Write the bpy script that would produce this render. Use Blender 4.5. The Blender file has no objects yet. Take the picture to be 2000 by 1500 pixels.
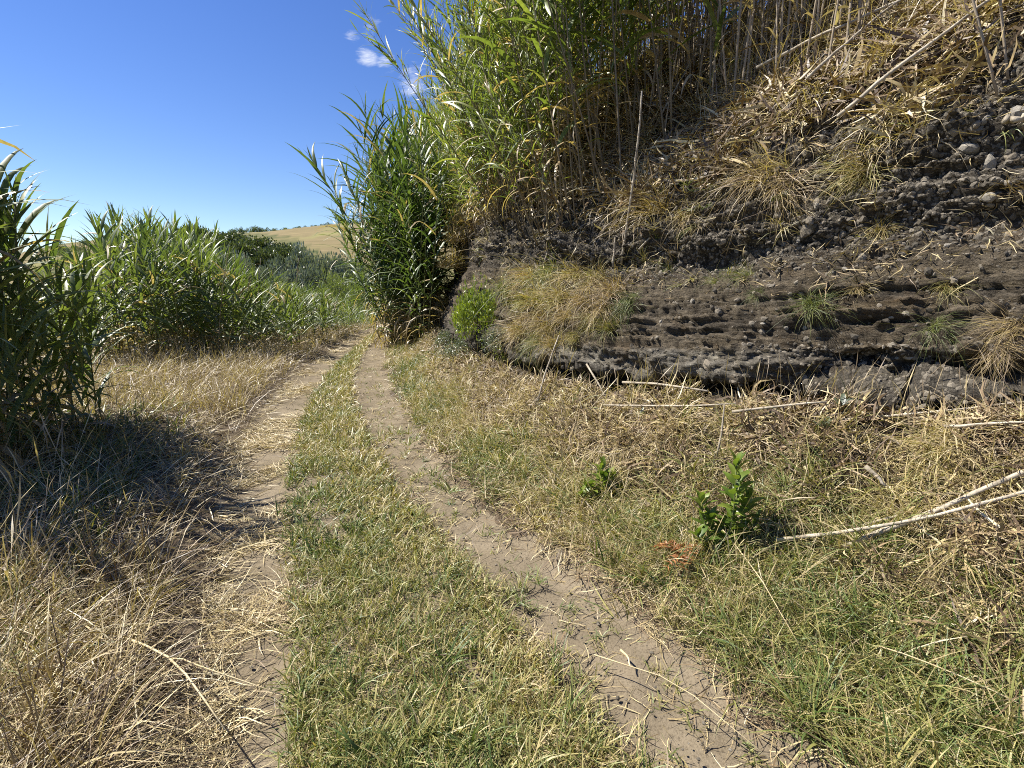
import bpy, math, random
import numpy as np
from mathutils import Vector, Matrix
from mathutils.bvhtree import BVHTree

SC = bpy.context.scene
COL = SC.collection
RNG = np.random.default_rng(11)
random.seed(5)
R = math.radians

# ------------------------------------------------------------------ camera
CAM_H, PITCH, FPX = 1.6, R(11.03), 1000.0
cam = bpy.data.cameras.new('camera')
cam.sensor_width = 36.0; cam.lens = 18.0
cam.clip_start = 0.05; cam.clip_end = 6000
cam_ob = bpy.data.objects.new('camera', cam); COL.objects.link(cam_ob)
cam_ob.location = (0, 0, CAM_H)
cam_ob.rotation_euler = (math.pi/2 - PITCH, 0, 0)
SC.camera = cam_ob

# ------------------------------------------------------------------ sky, sun, exposure
SUN_EL, SUN_AZ = R(53), R(-77)           # azimuth clockwise from +Y
SUN_DIR = Vector((math.sin(SUN_AZ)*math.cos(SUN_EL), math.cos(SUN_AZ)*math.cos(SUN_EL), math.sin(SUN_EL)))
sun = bpy.data.lights.new('sun', 'SUN'); sun.energy = 5.0; sun.angle = R(0.53); sun.color = (1.0, 0.95, 0.86)
sun_ob = bpy.data.objects.new('sun', sun); COL.objects.link(sun_ob)
sun_ob.rotation_euler = SUN_DIR.to_track_quat('Z', 'Y').to_euler()

def build_world():
    w = bpy.data.worlds.new('World'); SC.world = w; w.use_nodes = True
    nt = w.node_tree; nt.nodes.clear()
    N = nt.nodes.new; L = nt.links.new
    w.cycles.sampling_method = 'MANUAL'; w.cycles.sample_map_resolution = 256
    out = N('ShaderNodeOutputWorld'); bg = N('ShaderNodeBackground'); bg.inputs[1].default_value = 0.077
    sky = N('ShaderNodeTexSky'); sky.sky_type = 'NISHITA'; sky.sun_disc = False
    sky.sun_elevation = SUN_EL; sky.sun_rotation = SUN_AZ
    sky.altitude = 0; sky.air_density = 1.0; sky.dust_density = 0.0; sky.ozone_density = 3.5
    hs = N('ShaderNodeHueSaturation'); hs.inputs['Saturation'].default_value = 1.22; hs.inputs['Hue'].default_value = 0.517
    L(sky.outputs[0], hs.inputs['Color'])
    # thin fair-weather wisps
    tc = N('ShaderNodeTexCoord')
    mp = N('ShaderNodeMapping'); mp.inputs['Scale'].default_value = (.55, 1.0, 1.7); mp.inputs['Rotation'].default_value = (0, R(-28), 0)
    L(tc.outputs['Generated'], mp.inputs[0])
    n1 = N('ShaderNodeTexNoise'); n1.inputs['Scale'].default_value = 15; n1.inputs['Detail'].default_value = 8; n1.inputs['Roughness'].default_value = .68
    n1.inputs['Distortion'].default_value = .35
    L(mp.outputs[0], n1.inputs['Vector'])
    n2 = N('ShaderNodeTexNoise'); n2.inputs['Scale'].default_value = 2.1; n2.inputs['Detail'].default_value = 2
    L(tc.outputs['Generated'], n2.inputs['Vector'])
    # bank of wisps low over the ridge ahead, thinning away from it
    tot = None
    for (px, py, rad, amp) in ((800, 150, .085, 1.08), (760, 130, .06, 1.1), (720, 110, .055, 1.05), (728, 66, .05, .9), (688, 75, .04, .85), (690, 215, .045, .7), (800, 300, .09, .72), (880, 210, .10, .85), (730, 310, .05, .6), (1000, 250, .25, .7)):
        v = pix_dir(px, py)
        d = N('ShaderNodeVectorMath'); d.operation = 'DISTANCE'; d.inputs[1].default_value = v
        nn = N('ShaderNodeVectorMath'); nn.operation = 'NORMALIZE'; L(tc.outputs['Generated'], nn.inputs[0]); L(nn.outputs[0], d.inputs[0])
        mr = N('ShaderNodeMapRange'); mr.interpolation_type = 'SMOOTHSTEP'
        mr.inputs[1].default_value = rad; mr.inputs[2].default_value = 0; mr.inputs[3].default_value = 0; mr.inputs[4].default_value = amp
        L(d.outputs['Value'], mr.inputs[0])
        if tot is None: tot = mr.outputs[0]
        else:
            m = N('ShaderNodeMath'); m.operation = 'MAXIMUM'; L(tot, m.inputs[0]); L(mr.outputs[0], m.inputs[1]); tot = m.outputs[0]
    g = N('ShaderNodeMapRange'); g.inputs[1].default_value = .62; g.inputs[2].default_value = .8; g.inputs[4].default_value = .5
    L(n2.outputs[0], g.inputs[0])
    mx = N('ShaderNodeMath'); mx.operation = 'MAXIMUM'; L(tot, mx.inputs[0]); L(g.outputs[0], mx.inputs[1])
    a = N('ShaderNodeMath'); a.operation = 'MULTIPLY_ADD'; a.inputs[1].default_value = .42; a.inputs[2].default_value = -.30
    L(mx.outputs[0], a.inputs[0])
    b = N('ShaderNodeMath'); b.operation = 'ADD'; L(a.outputs[0], b.inputs[0]); L(n1.outputs[0], b.inputs[1])
    c = N('ShaderNodeMapRange'); c.interpolation_type = 'SMOOTHSTEP'; c.inputs[1].default_value = .47; c.inputs[2].default_value = .72; c.inputs[4].default_value = .8
    L(b.outputs[0], c.inputs[0])
    mixc = N('ShaderNodeMixRGB'); L(c.outputs[0], mixc.inputs[0]); L(hs.outputs[0], mixc.inputs[1]); mixc.inputs[2].default_value = (7.2, 7.5, 8.0, 1)
    L(mixc.outputs[0], bg.inputs[0]); L(bg.outputs[0], out.inputs[0])

def pix_dir(px, py):
    x = (px-1000)/FPX; v = (750-py)/FPX
    d = Vector((x, math.cos(PITCH)+v*math.sin(PITCH), -math.sin(PITCH)+v*math.cos(PITCH)))
    return d.normalized()
build_world()
SC.view_settings.view_transform = 'Standard'; SC.view_settings.look = 'None'
SC.view_settings.exposure = 0.95; SC.view_settings.gamma = 1.0; SC.view_settings.use_curve_mapping = False
cy = SC.cycles
cy.max_bounces = 4; cy.diffuse_bounces = 2; cy.glossy_bounces = 2; cy.transmission_bounces = 4; cy.transparent_max_bounces = 4
cy.use_denoising = False; cy.caustics_reflective = False; cy.caustics_refractive = False
cy.time_limit = 1000.0; cy.use_adaptive_sampling = False; cy.sample_clamp_indirect = 4.0
cy.pixel_filter_type = 'BLACKMAN_HARRIS'; cy.filter_width = 1.0

# ------------------------------------------------------------------ numpy noise
_perm = np.random.default_rng(3).permutation(256)
_perm = np.concatenate([_perm, _perm, _perm])
_g3 = np.random.default_rng(4).normal(size=(256, 3)); _g3 /= np.linalg.norm(_g3, axis=1)[:, None]
def pnoise(x, y, z=0.0):
    x, y, z = np.broadcast_arrays(np.asarray(x, float), np.asarray(y, float), np.asarray(z, float))
    xi, yi, zi = np.floor(x).astype(int), np.floor(y).astype(int), np.floor(z).astype(int)
    xf, yf, zf = x-xi, y-yi, z-zi
    f = lambda t: t*t*t*(t*(t*6-15)+10)
    u, v, w = f(xf), f(yf), f(zf)
    def gr(i, j, k):
        h = _perm[_perm[_perm[(xi+i) & 255]+((yi+j) & 255)]+((zi+k) & 255)]
        g = _g3[h]
        return g[..., 0]*(xf-i)+g[..., 1]*(yf-j)+g[..., 2]*(zf-k)
    l = lambda a, b, t: a+(b-a)*t
    return 1.5*l(l(l(gr(0,0,0), gr(1,0,0), u), l(gr(0,1,0), gr(1,1,0), u), v), l(l(gr(0,0,1), gr(1,0,1), u), l(gr(0,1,1), gr(1,1,1), u), v), w)
def fbm(x, y, z=0.0, o=4, g=.5):
    s = 0; a = 1.0; f = 1.0
    for i in range(o):
        s = s+a*pnoise(np.asarray(x)*f+i*7.3, np.asarray(y)*f+i*3.1, np.asarray(z)*f); a *= g; f *= 2.03
    return s
def sstep(a, b, x):
    t = np.clip((np.asarray(x, float)-a)/(b-a), 0, 1); return t*t*(3-2*t)

# ------------------------------------------------------------------ helpers
def tag(o, label=None, cat=None, group=None, kind=None):
    if label: o['label'] = label
    if cat: o['category'] = cat
    if group: o['group'] = group
    if kind: o['kind'] = kind
    return o
def empty(name, loc, rot=(0, 0, 0), scale=1.0):
    o = bpy.data.objects.new(name, None); COL.objects.link(o); o.location = loc; o.rotation_euler = rot
    o.scale = (scale,)*3; o.empty_display_size = .05
    return o
def add(name, me, parent=None, loc=None):
    o = bpy.data.objects.new(name, me); COL.objects.link(o)
    if parent is not None: o.parent = parent
    if loc is not None: o.location = loc
    return o
class MB:
    """collects vertices and faces with a few float attributes per vertex"""
    def __init__(s): s.v = []; s.f = []; s.a = {}; s.n = 0
    def add(s, V, F, **at):
        V = np.asarray(V, float).reshape(-1, 3)
        s.v.append(V); s.f += [tuple(i+s.n for i in f) for f in F]
        for k, x in at.items(): s.a.setdefault(k, []).append((s.n, np.broadcast_to(np.asarray(x, float), (len(V),))))
        s.n += len(V)
    def mesh(s, name, mats, smooth=True, fmat=None):
        me = bpy.data.meshes.new(name)
        V = np.concatenate(s.v) if s.v else np.zeros((0, 3))
        me.from_pydata(V.tolist(), [], s.f)
        for k, lst in s.a.items():
            arr = np.zeros(len(V), np.float32)
            for st, x in lst: arr[st:st+len(x)] = x
            me.attributes.new(k, 'FLOAT', 'POINT').data.foreach_set('value', arr)
        for m in (mats if isinstance(mats, (list, tuple)) else [mats]): me.materials.append(m)
        if smooth: me.polygons.foreach_set('use_smooth', np.ones(len(me.polygons), bool))
        if fmat is not None: me.polygons.foreach_set('material_index', fmat)
        me.update(); return me
def grid_mesh(name, P, mats, attrs=None):
    """P: (ni,nj,3) grid to a mesh, quickly"""
    ni, nj = P.shape[:2]
    idx = np.arange(ni*nj).reshape(ni, nj)
    q = np.stack([idx[:-1, :-1], idx[1:, :-1], idx[1:, 1:], idx[:-1, 1:]], -1).reshape(-1, 4)
    me = bpy.data.meshes.new(name)
    me.vertices.add(ni*nj); me.vertices.foreach_set('co', P.reshape(-1).astype(np.float32))
    me.loops.add(q.size); me.loops.foreach_set('vertex_index', q.reshape(-1).astype(np.int32))
    me.polygons.add(len(q)); me.polygons.foreach_set('loop_start', np.arange(0, q.size, 4, dtype=np.int32))
    me.update(calc_edges=True)
    me.polygons.foreach_set('use_smooth', np.ones(len(q), bool))
    for k, x in (attrs or {}).items():
        me.attributes.new(k, 'FLOAT', 'POINT').data.foreach_set('value', np.asarray(x, np.float32).reshape(-1))
    for m in (mats if isinstance(mats, (list, tuple)) else [mats]): me.materials.append(m)
    me.validate(); return me

def tube(mb, pts, rads, n=6, **at):
    pts = np.asarray(pts, float); m = len(pts); rads = np.broadcast_to(np.asarray(rads, float), (m,))
    T = np.gradient(pts, axis=0); T /= np.linalg.norm(T, axis=1)[:, None]+1e-9
    ref = np.array([1, 0, 0.]) if abs(T[0, 0]) < .8 else np.array([0, 1., 0])
    V = []
    for i in range(m):
        a = np.cross(T[i], ref); a /= np.linalg.norm(a)+1e-9; b = np.cross(T[i], a)
        for k in range(n):
            c = 2*math.pi*k/n; V.append(pts[i]+rads[i]*(math.cos(c)*a+math.sin(c)*b))
    F = []
    for i in range(m-1):
        for k in range(n):
            F.append((i*n+k, i*n+(k+1) % n, (i+1)*n+(k+1) % n, (i+1)*n+k))
    F.append(tuple(range(n-1, -1, -1))); F.append(tuple(range((m-1)*n, m*n)))
    mb.add(V, F, **at)

# ------------------------------------------------------------------ materials
def nmat(name):
    m = bpy.data.materials.new(name); m.use_nodes = True; m.node_tree.nodes.clear()
    nt = m.node_tree; return m, nt, nt.nodes.new, nt.links.new
def ramp(N, stops):
    r = N('ShaderNodeValToRGB'); el = r.color_ramp.elements
    while len(el) < len(stops): el.new(.5)
    for e, (p, c) in zip(el, stops): e.position = p; e.color = (*c, 1)
    return r
def leaf_mat(name, stops, trans=.35, gloss=.06, rough=.42, spread=.5, inst=True, objrand=.0, objtint=False, dry=None, tsat=(1.15, 1.2, .55)):
    """thin vegetation: colour by per-leaf random + per-clump tint, lit through from behind"""
    m, nt, N, L = nmat(name)
    out = N('ShaderNodeOutputMaterial')
    br = N('ShaderNodeAttribute'); br.attribute_name = 'br'
    ma = N('ShaderNodeMath'); ma.operation = 'MULTIPLY_ADD'; ma.inputs[1].default_value = spread; ma.inputs[2].default_value = -.5*spread
    L(br.outputs['Fac'], ma.inputs[0]); val = ma.outputs[0]
    if inst:          # ground cover: the attribute already holds the blade's place on the ramp
        val = br.outputs['Fac']
    else:
        oi = N('ShaderNodeObjectInfo')
        s = N('ShaderNodeMath'); s.operation = 'MULTIPLY_ADD'; s.inputs[1].default_value = objrand; s.inputs[2].default_value = .5-.5*objrand
        L(oi.outputs['Random'], s.inputs[0])
        if objtint:
            sp_ = N('ShaderNodeSeparateColor'); L(oi.outputs['Color'], sp_.inputs[0]); s.inputs[1].default_value = 1; s.inputs[2].default_value = 0; L(sp_.outputs[0], s.inputs[0])
        s2 = N('ShaderNodeMath'); L(val, s2.inputs[0]); L(s.outputs[0], s2.inputs[1]); val = s2.outputs[0]
    rp = ramp(N, stops); L(val, rp.inputs[0]); colr = rp.outputs[0]
    if dry is not None:
        da = N('ShaderNodeAttribute'); da.attribute_name = 'dry'
        mx = N('ShaderNodeMixRGB'); L(da.outputs['Fac'], mx.inputs[0]); L(colr, mx.inputs[1]); mx.inputs[2].default_value = (*dry, 1); colr = mx.outputs[0]
    # blotchy wear along the blade
    ge = N('ShaderNodeNewGeometry'); nz = N('ShaderNodeTexNoise'); nz.inputs['Scale'].default_value = 23; nz.inputs['Detail'].default_value = 2
    L(ge.outputs['Position'], nz.inputs['Vector'])
    mr = N('ShaderNodeMapRange'); mr.inputs[1].default_value = .3; mr.inputs[2].default_value = .7; mr.inputs[3].default_value = .78; mr.inputs[4].default_value = 1.18
    L(nz.outputs[0], mr.inputs[0])
    mu = N('ShaderNodeVectorMath'); mu.operation = 'SCALE'; L(colr, mu.inputs[0]); L(mr.outputs[0], mu.inputs['Scale']); colr = mu.outputs[0]
    di = N('ShaderNodeBsdfDiffuse'); L(colr, di.inputs[0])
    tr = N('ShaderNodeBsdfTranslucent'); tm = N('ShaderNodeVectorMath'); tm.operation = 'MULTIPLY'; tm.inputs[1].default_value = tsat
    L(colr, tm.inputs[0]); L(tm.outputs[0], tr.inputs[0])
    mix = N('ShaderNodeMixShader'); mix.inputs[0].default_value = trans; L(di.outputs[0], mix.inputs[1]); L(tr.outputs[0], mix.inputs[2])
    gl = N('ShaderNodeBsdfGlossy'); gl.inputs['Roughness'].default_value = rough; gl.inputs['Color'].default_value = (1, 1, 1, 1)
    lw = N('ShaderNodeLayerWeight'); lw.inputs['Blend'].default_value = .25
    gm = N('ShaderNodeMath'); gm.operation = 'MULTIPLY_ADD'; gm.inputs[1].default_value = gloss*1.5; gm.inputs[2].default_value = gloss
    L(lw.outputs['Fresnel'], gm.inputs[0])
    m2 = N('ShaderNodeMixShader'); L(gm.outputs[0], m2.inputs[0]); L(mix.outputs[0], m2.inputs[1]); L(gl.outputs[0], m2.inputs[2])
    L(m2.outputs[0], out.inputs[0]); return m
def simple_mat(name, c0, c1, scale=8, rough=.85, bump=.3, bscale=60, objrand=0.0, stretch=(1, 1, 1), coord='Object'):
    m, nt, N, L = nmat(name)
    out = N('ShaderNodeOutputMaterial'); p = N('ShaderNodeBsdfPrincipled'); p.inputs['Roughness'].default_value = rough
    p.inputs['Specular IOR Level'].default_value = .25
    tc = N('ShaderNodeTexCoord'); mp = N('ShaderNodeMapping'); mp.inputs['Scale'].default_value = stretch; L(tc.outputs[coord], mp.inputs[0])
    n1 = N('ShaderNodeTexNoise'); n1.inputs['Scale'].default_value = scale; n1.inputs['Detail'].default_value = 6; L(mp.outputs[0], n1.inputs['Vector'])
    mr = N('ShaderNodeMapRange'); mr.inputs[1].default_value = .32; mr.inputs[2].default_value = .68; L(n1.outputs[0], mr.inputs[0])
    mx = N('ShaderNodeMixRGB'); L(mr.outputs[0], mx.inputs[0]); mx.inputs[1].default_value = (*c0, 1); mx.inputs[2].default_value = (*c1, 1)
    col = mx.outputs[0]
    if objrand:
        oi = N('ShaderNodeObjectInfo'); hr = N('ShaderNodeMapRange'); hr.inputs[3].default_value = 1-objrand; hr.inputs[4].default_value = 1+objrand
        L(oi.outputs['Random'], hr.inputs[0]); sc = N('ShaderNodeVectorMath'); sc.operation = 'SCALE'; L(col, sc.inputs[0]); L(hr.outputs[0], sc.inputs['Scale']); col = sc.outputs[0]
    L(col, p.inputs['Base Color'])
    n2 = N('ShaderNodeTexNoise'); n2.inputs['Scale'].default_value = bscale; n2.inputs['Detail'].default_value = 5; L(mp.outputs[0], n2.inputs['Vector'])
    bp = N('ShaderNodeBump'); bp.inputs['Strength'].default_value = bump; bp.inputs['Distance'].default_value = .02; L(n2.outputs[0], bp.inputs['Height']); L(bp.outputs[0], p.inputs['Normal'])
    L(p.outputs[0], out.inputs[0]); return m

STRAW = (.50, .37, .185); PALE = (.58, .47, .29); OLIVE = (.23, .22, .075); GREEN = (.105, .155, .04); BROWN = (.24, .155, .075); ORANGE = (.40, .235, .075)
GRASS_STOPS = [(0, (.065, .115, .022)), (.22, (.135, .19, .042)), (.42, (.31, .295, .085)), (.6, (.48, .385, .16)), (.8, (.57, .46, .27)), (1, (.30, .225, .14))]
M = {}
M['grass'] = leaf_mat('grass_blade', GRASS_STOPS, trans=.26, gloss=.035, rough=.5, spread=.42)
M['litter'] = leaf_mat('dry_litter', [(0, (.10, .065, .038)), (.3, (.25, .17, .09)), (.6, (.45, .35, .165)), (.85, (.62, .515, .275)), (1, (.72, .64, .43))], trans=.10, gloss=.03, rough=.55, spread=.8)
M['tussock'] = leaf_mat('tussock_blade', [(0, (.12, .16, .035)), (.3, (.27, .27, .07)), (.55, (.42, .32, .10)), (.8, (.44, .32, .16)), (1, (.28, .20, .12))], trans=.3, gloss=.03, rough=.55, spread=.5, inst=False, objtint=True)
M['reed'] = leaf_mat('reed_leaf_green', [(0, (.08, .125, .036)), (.5, (.145, .195, .055)), (1, (.26, .285, .085))], trans=.42, gloss=.03, rough=.5, spread=.7, inst=False, objrand=.3, dry=(.42, .32, .17))
M['reedy'] = leaf_mat('reed_leaf_yellow_green', [(0, (.10, .15, .035)), (.5, (.185, .24, .055)), (1, (.33, .345, .09))], trans=.45, gloss=.03, rough=.45, spread=.7, inst=False, objrand=.35, dry=(.45, .33, .17))
M['reedk'] = leaf_mat('reed_leaf_dark_green', [(0, (.06, .105, .03)), (.5, (.10, .155, .042)), (1, (.19, .235, .065))], trans=.40, gloss=.03, rough=.48, spread=.7, inst=False, objrand=.3, dry=(.42, .32, .17))
M['reed_stem'] = simple_mat('reed_stem', (.10, .12, .04), (.22, .21, .09), scale=12, rough=.5, bump=.1, objrand=.25, stretch=(1, 1, .15))
M['reed_stem_old'] = simple_mat('reed_stem_old', (.16, .125, .08), (.30, .24, .15), scale=12, rough=.6, bump=.1, objrand=.3, stretch=(1, 1, .15))
M['cane'] = simple_mat('dry_cane', (.20, .165, .115), (.54, .47, .36), scale=11, rough=.7, bump=.4, bscale=40, objrand=.18)
M['cane_dark'] = simple_mat('dry_cane_standing', (.22, .17, .115), (.40, .33, .235), scale=5, rough=.65, bump=.2, objrand=.3, stretch=(1, 1, .2))
M['straw'] = simple_mat('dry_stalk', (.48, .37, .19), (.62, .52, .32), scale=9, rough=.6, bump=.1, objrand=.15)
M['dryleaf'] = leaf_mat('dry_reed_leaf', [(0, (.24, .17, .10)), (.5, (.42, .32, .19)), (1, (.56, .47, .32))], trans=.25, gloss=.04, spread=.8, inst=False, objrand=.3)
M['stone'] = simple_mat('grey_stone', (.15, .128, .096), (.33, .28, .21), scale=9, rough=.9, bump=.6, bscale=45, objrand=.4)
M['pale_stone'] = simple_mat('pale_stone', (.24, .215, .175), (.42, .38, .31), scale=7, rough=.9, bump=.6, bscale=40, objrand=.2)
M['gravel'] = simple_mat('lapilli', (.07, .061, .047), (.225, .195, .15), scale=14, rough=.95, bump=.4, objrand=.6)
M['bark'] = simple_mat('bark', (.08, .06, .045), (.16, .125, .09), scale=20, rough=.9, bump=.5, stretch=(1, 1, .2))
M['bush'] = leaf_mat('bright_bush_leaf', [(0, (.13, .19, .025)), (.5, (.25, .32, .04)), (1, (.42, .46, .08))], trans=.35, gloss=.05, spread=.9, inst=False)
M['blueherb'] = leaf_mat('grey_green_herb_leaf', [(0, (.08, .11, .06)), (.5, (.15, .18, .11)), (1, (.28, .30, .19))], trans=.3, gloss=.05, spread=.9, inst=False)
M['laurel'] = leaf_mat('glossy_shrub_leaf', [(0, (.08, .14, .022)), (.5, (.15, .22, .035)), (1, (.27, .33, .06))], trans=.42, gloss=.028, rough=.4, spread=.9, inst=False)
M['fern'] = leaf_mat('dead_fern_frond', [(0, (.22, .085, .03)), (.5, (.36, .15, .055)), (1, (.48, .24, .10))], trans=.25, gloss=.03, spread=.9, inst=False)
M['tree_dark'] = leaf_mat('dark_tree_leaf', [(0, (.04, .06, .02)), (.5, (.085, .11, .035)), (1, (.14, .165, .055))], trans=.25, gloss=.03, spread=.9, inst=False, objrand=.3)
M['tree_grey'] = leaf_mat('grey_tree_leaf', [(0, (.11, .135, .085)), (.5, (.19, .22, .15)), (1, (.32, .35, .25))], trans=.25, gloss=.05, spread=.9, inst=False, objrand=.3)
M['willow'] = leaf_mat('light_bush_leaf', [(0, (.12, .17, .045)), (.5, (.20, .25, .075)), (1, (.31, .34, .11))], trans=.4, gloss=.04, spread=.9, inst=False, objrand=.2)
M['hedge'] = leaf_mat('hedge_leaf', [(0, (.07, .11, .03)), (.5, (.13, .175, .05)), (1, (.21, .24, .08))], trans=.35, gloss=.03, spread=.9, inst=False, objrand=.4)

def ground_material():
    m, nt, N, L = nmat('ground_soil_and_field')
    out = N('ShaderNodeOutputMaterial'); p = N('ShaderNodeBsdfPrincipled'); p.inputs['Roughness'].default_value = .95; p.inputs['Specular IOR Level'].default_value = .1
    ge = N('ShaderNodeNewGeometry')
    def noise(sc, det=6, rough=.6, vec=None):
        n = N('ShaderNodeTexNoise'); n.inputs['Scale'].default_value = sc; n.inputs['Detail'].default_value = det; n.inputs['Roughness'].default_value = rough
        L(vec or ge.outputs['Position'], n.inputs['Vector']); return n.outputs[0]
    def mixc(f, a, b):
        x = N('ShaderNodeMixRGB')
        if isinstance(f, float): x.inputs[0].default_value = f
        else: L(f, x.inputs[0])
        for i, c in ((1, a), (2, b)):
            if isinstance(c, tuple): x.inputs[i].default_value = (*c, 1)
            else: L(c, x.inputs[i])
        return x.outputs[0]
    def rng(v, a, b):
        r = N('ShaderNodeMapRange'); r.inputs[1].default_value = a; r.inputs[2].default_value = b; L(v, r.inputs[0]); return r.outputs[0]
    soil = mixc(rng(noise(3), .35, .65), (.13, .10, .066), (.20, .16, .108))
    soil = mixc(rng(noise(70, 3), .4, .62), (.085, .065, .045), soil)
    fieldn = N('ShaderNodeMapping'); fieldn.inputs['Scale'].default_value = (.05, .35, 1); fieldn.inputs['Rotation'].default_value = (0, 0, R(-12)); L(ge.outputs['Position'], fieldn.inputs[0])
    field = mixc(rng(noise(1, 6, .65, fieldn.outputs[0]), .35, .66), (.165, .135, .066), (.25, .195, .10))
    field = mixc(rng(noise(.06, 5), .52, .68), field, (.23, .21, .085))
    scrub = mixc(rng(noise(.12, 6, .7), .38, .62), (.07, .085, .03), (.185, .16, .072))
    a = N('ShaderNodeAttribute'); a.attribute_name = 'field'
    b = N('ShaderNodeAttribute'); b.attribute_name = 'far'
    c = mixc(a.outputs['Fac'], scrub, field)
    c = mixc(b.outputs['Fac'], soil, c)
    L(c, p.inputs['Base Color'])
    bp = N('ShaderNodeBump'); bp.inputs['Strength'].default_value = .6; bp.inputs['Distance'].default_value = .03; L(noise(25, 4, .7), bp.inputs['Height']); L(bp.outputs[0], p.inputs['Normal'])
    L(p.outputs[0], out.inputs[0]); return m
def path_material():
    m, nt, N, L = nmat('dusty_track_soil')
    out = N('ShaderNodeOutputMaterial'); p = N('ShaderNodeBsdfPrincipled'); p.inputs['Roughness'].default_value = .95; p.inputs['Specular IOR Level'].default_value = .1
    ge = N('ShaderNodeNewGeometry')
    def noise(sc, det=6, rough=.6):
        n = N('ShaderNodeTexNoise'); n.inputs['Scale'].default_value = sc; n.inputs['Detail'].default_value = det; n.inputs['Roughness'].default_value = rough
        L(ge.outputs['Position'], n.inputs['Vector']); return n.outputs[0]
    r1 = ramp(N, [(.3, (.145, .117, .078)), (.5, (.20, .162, .109)), (.7, (.26, .213, .147))]); L(noise(2.2, 8, .65), r1.inputs[0])
    r2 = ramp(N, [(.36, (.42, .40, .38)), (.5, (1, 1, 1)), (.68, (1.0, 1.0, 1.0)), (.74, (1.5, 1.5, 1.45))]); L(noise(95, 4, .7), r2.inputs[0])
    mu = N('ShaderNodeMixRGB'); mu.blend_type = 'MULTIPLY'; mu.inputs[0].default_value = .7; L(r1.outputs[0], mu.inputs[1]); L(r2.outputs[0], mu.inputs[2])
    L(mu.outputs[0], p.inputs['Base Color'])
    bp = N('ShaderNodeBump'); bp.inputs['Strength'].default_value = .55; bp.inputs['Distance'].default_value = .012; L(noise(60, 4, .75), bp.inputs['Height']); L(bp.outputs[0], p.inputs['Normal'])
    L(p.outputs[0], out.inputs[0]); return m
def bank_material():
    m, nt, N, L = nmat('layered_volcanic_bank')
    out = N('ShaderNodeOutputMaterial'); p = N('ShaderNodeBsdfPrincipled'); p.inputs['Roughness'].default_value = .95; p.inputs['Specular IOR Level'].default_value = .15
    ge = N('ShaderNodeNewGeometry'); at = N('ShaderNodeAttribute'); at.attribute_name = 'rel'
    def noise(sc, det=6, rough=.6, vec=None):
        n = N('ShaderNodeTexNoise'); n.inputs['Scale'].default_value = sc; n.inputs['Detail'].default_value = det; n.inputs['Roughness'].default_value = rough
        L(vec or ge.outputs['Position'], n.inputs['Vector']); return n.outputs[0]
    n1 = noise(1.7, 6)
    a = N('ShaderNodeMath'); a.operation = 'MULTIPLY_ADD'; a.inputs[1].default_value = .16; L(n1, a.inputs[0]); L(at.outputs['Fac'], a.inputs[2])
    b = N('ShaderNodeMapRange'); b.inputs[1].default_value = -.52; b.inputs[2].default_value = 2.68; L(a.outputs[0], b.inputs[0])   # (rel + .6)/3.2, noise centred
    P = lambda r: (r+.6)/3.2
    soil = (.15, .115, .078)
    rp = ramp(N, [(0, soil), (P(-.08), (.13, .104, .072)), (P(.07), (.085, .074, .058)), (P(.14), (.105, .094, .077)), (P(.33), (.12, .105, .082)),
                  (P(.38), (.165, .136, .096)), (P(.52), (.098, .083, .063)), (P(.58), (.17, .14, .10)), (P(.66), (.09, .077, .059)), (P(.74), (.155, .128, .09)), (P(.95), (.125, .104, .076)), (P(1.12), (.078, .069, .056)),
                  (P(1.32), (.115, .101, .08)), (P(1.5), (.078, .069, .056)), (P(1.72), (.12, .101, .076)), (P(2.1), (.12, .094, .065))])
    rp.color_ramp.interpolation = 'LINEAR'; L(b.outputs[0], rp.inputs[0])
    # the pale ash band low in the middle of the face
    lb = N('ShaderNodeAttribute'); lb.attribute_name = 'pale'
    ln = N('ShaderNodeMapRange'); ln.inputs[1].default_value = .42; ln.inputs[2].default_value = .62; ln.inputs[3].default_value = .25; ln.inputs[4].default_value = 1; L(noise(5, 4, .65), ln.inputs[0])
    lm = N('ShaderNodeMath'); lm.operation = 'MULTIPLY'; L(lb.outputs['Fac'], lm.inputs[0]); L(ln.outputs[0], lm.inputs[1])
    pm = N('ShaderNodeMixRGB'); L(lm.outputs[0], pm.inputs[0]); L(rp.outputs[0], pm.inputs[1]); pm.inputs[2].default_value = (.29, .27, .225, 1)
    r3 = ramp(N, [(.34, (.5, .48, .46)), (.5, (1, 1, 1)), (.64, (1.15, 1.12, 1.08)), (.74, (1.75, 1.72, 1.65))]); L(noise(22, 4, .7), r3.inputs[0])
    mu = N('ShaderNodeMixRGB'); mu.blend_type = 'MULTIPLY'; mu.inputs[0].default_value = .9; L(pm.outputs[0], mu.inputs[1]); L(r3.outputs[0], mu.inputs[2])
    r4 = ramp(N, [(.38, (.42, .40, .38)), (.52, (1, 1, 1)), (.7, (1.4, 1.38, 1.33))]); L(noise(75, 4, .7), r4.inputs[0])
    mu2 = N('ShaderNodeMixRGB'); mu2.blend_type = 'MULTIPLY'; mu2.inputs[0].default_value = .35
    bm = N('ShaderNodeMapping'); bm.inputs['Scale'].default_value = (.7, .7, 24); L(ge.outputs['Position'], bm.inputs[0])      # thin ash beds of differing colour
    r5 = ramp(N, [(.36, (.5, .48, .46)), (.48, (.95, .95, .95)), (.58, (1.1, 1.08, 1.03)), (.68, (1.5, 1.46, 1.36))]); L(noise(1.0, 4, .6, bm.outputs[0]), r5.inputs[0])
    b5 = N('ShaderNodeMapRange'); b5.inputs[1].default_value = .08; b5.inputs[2].default_value = .2; b5.inputs[4].default_value = .8; L(at.outputs['Fac'], b5.inputs[0])
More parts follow.
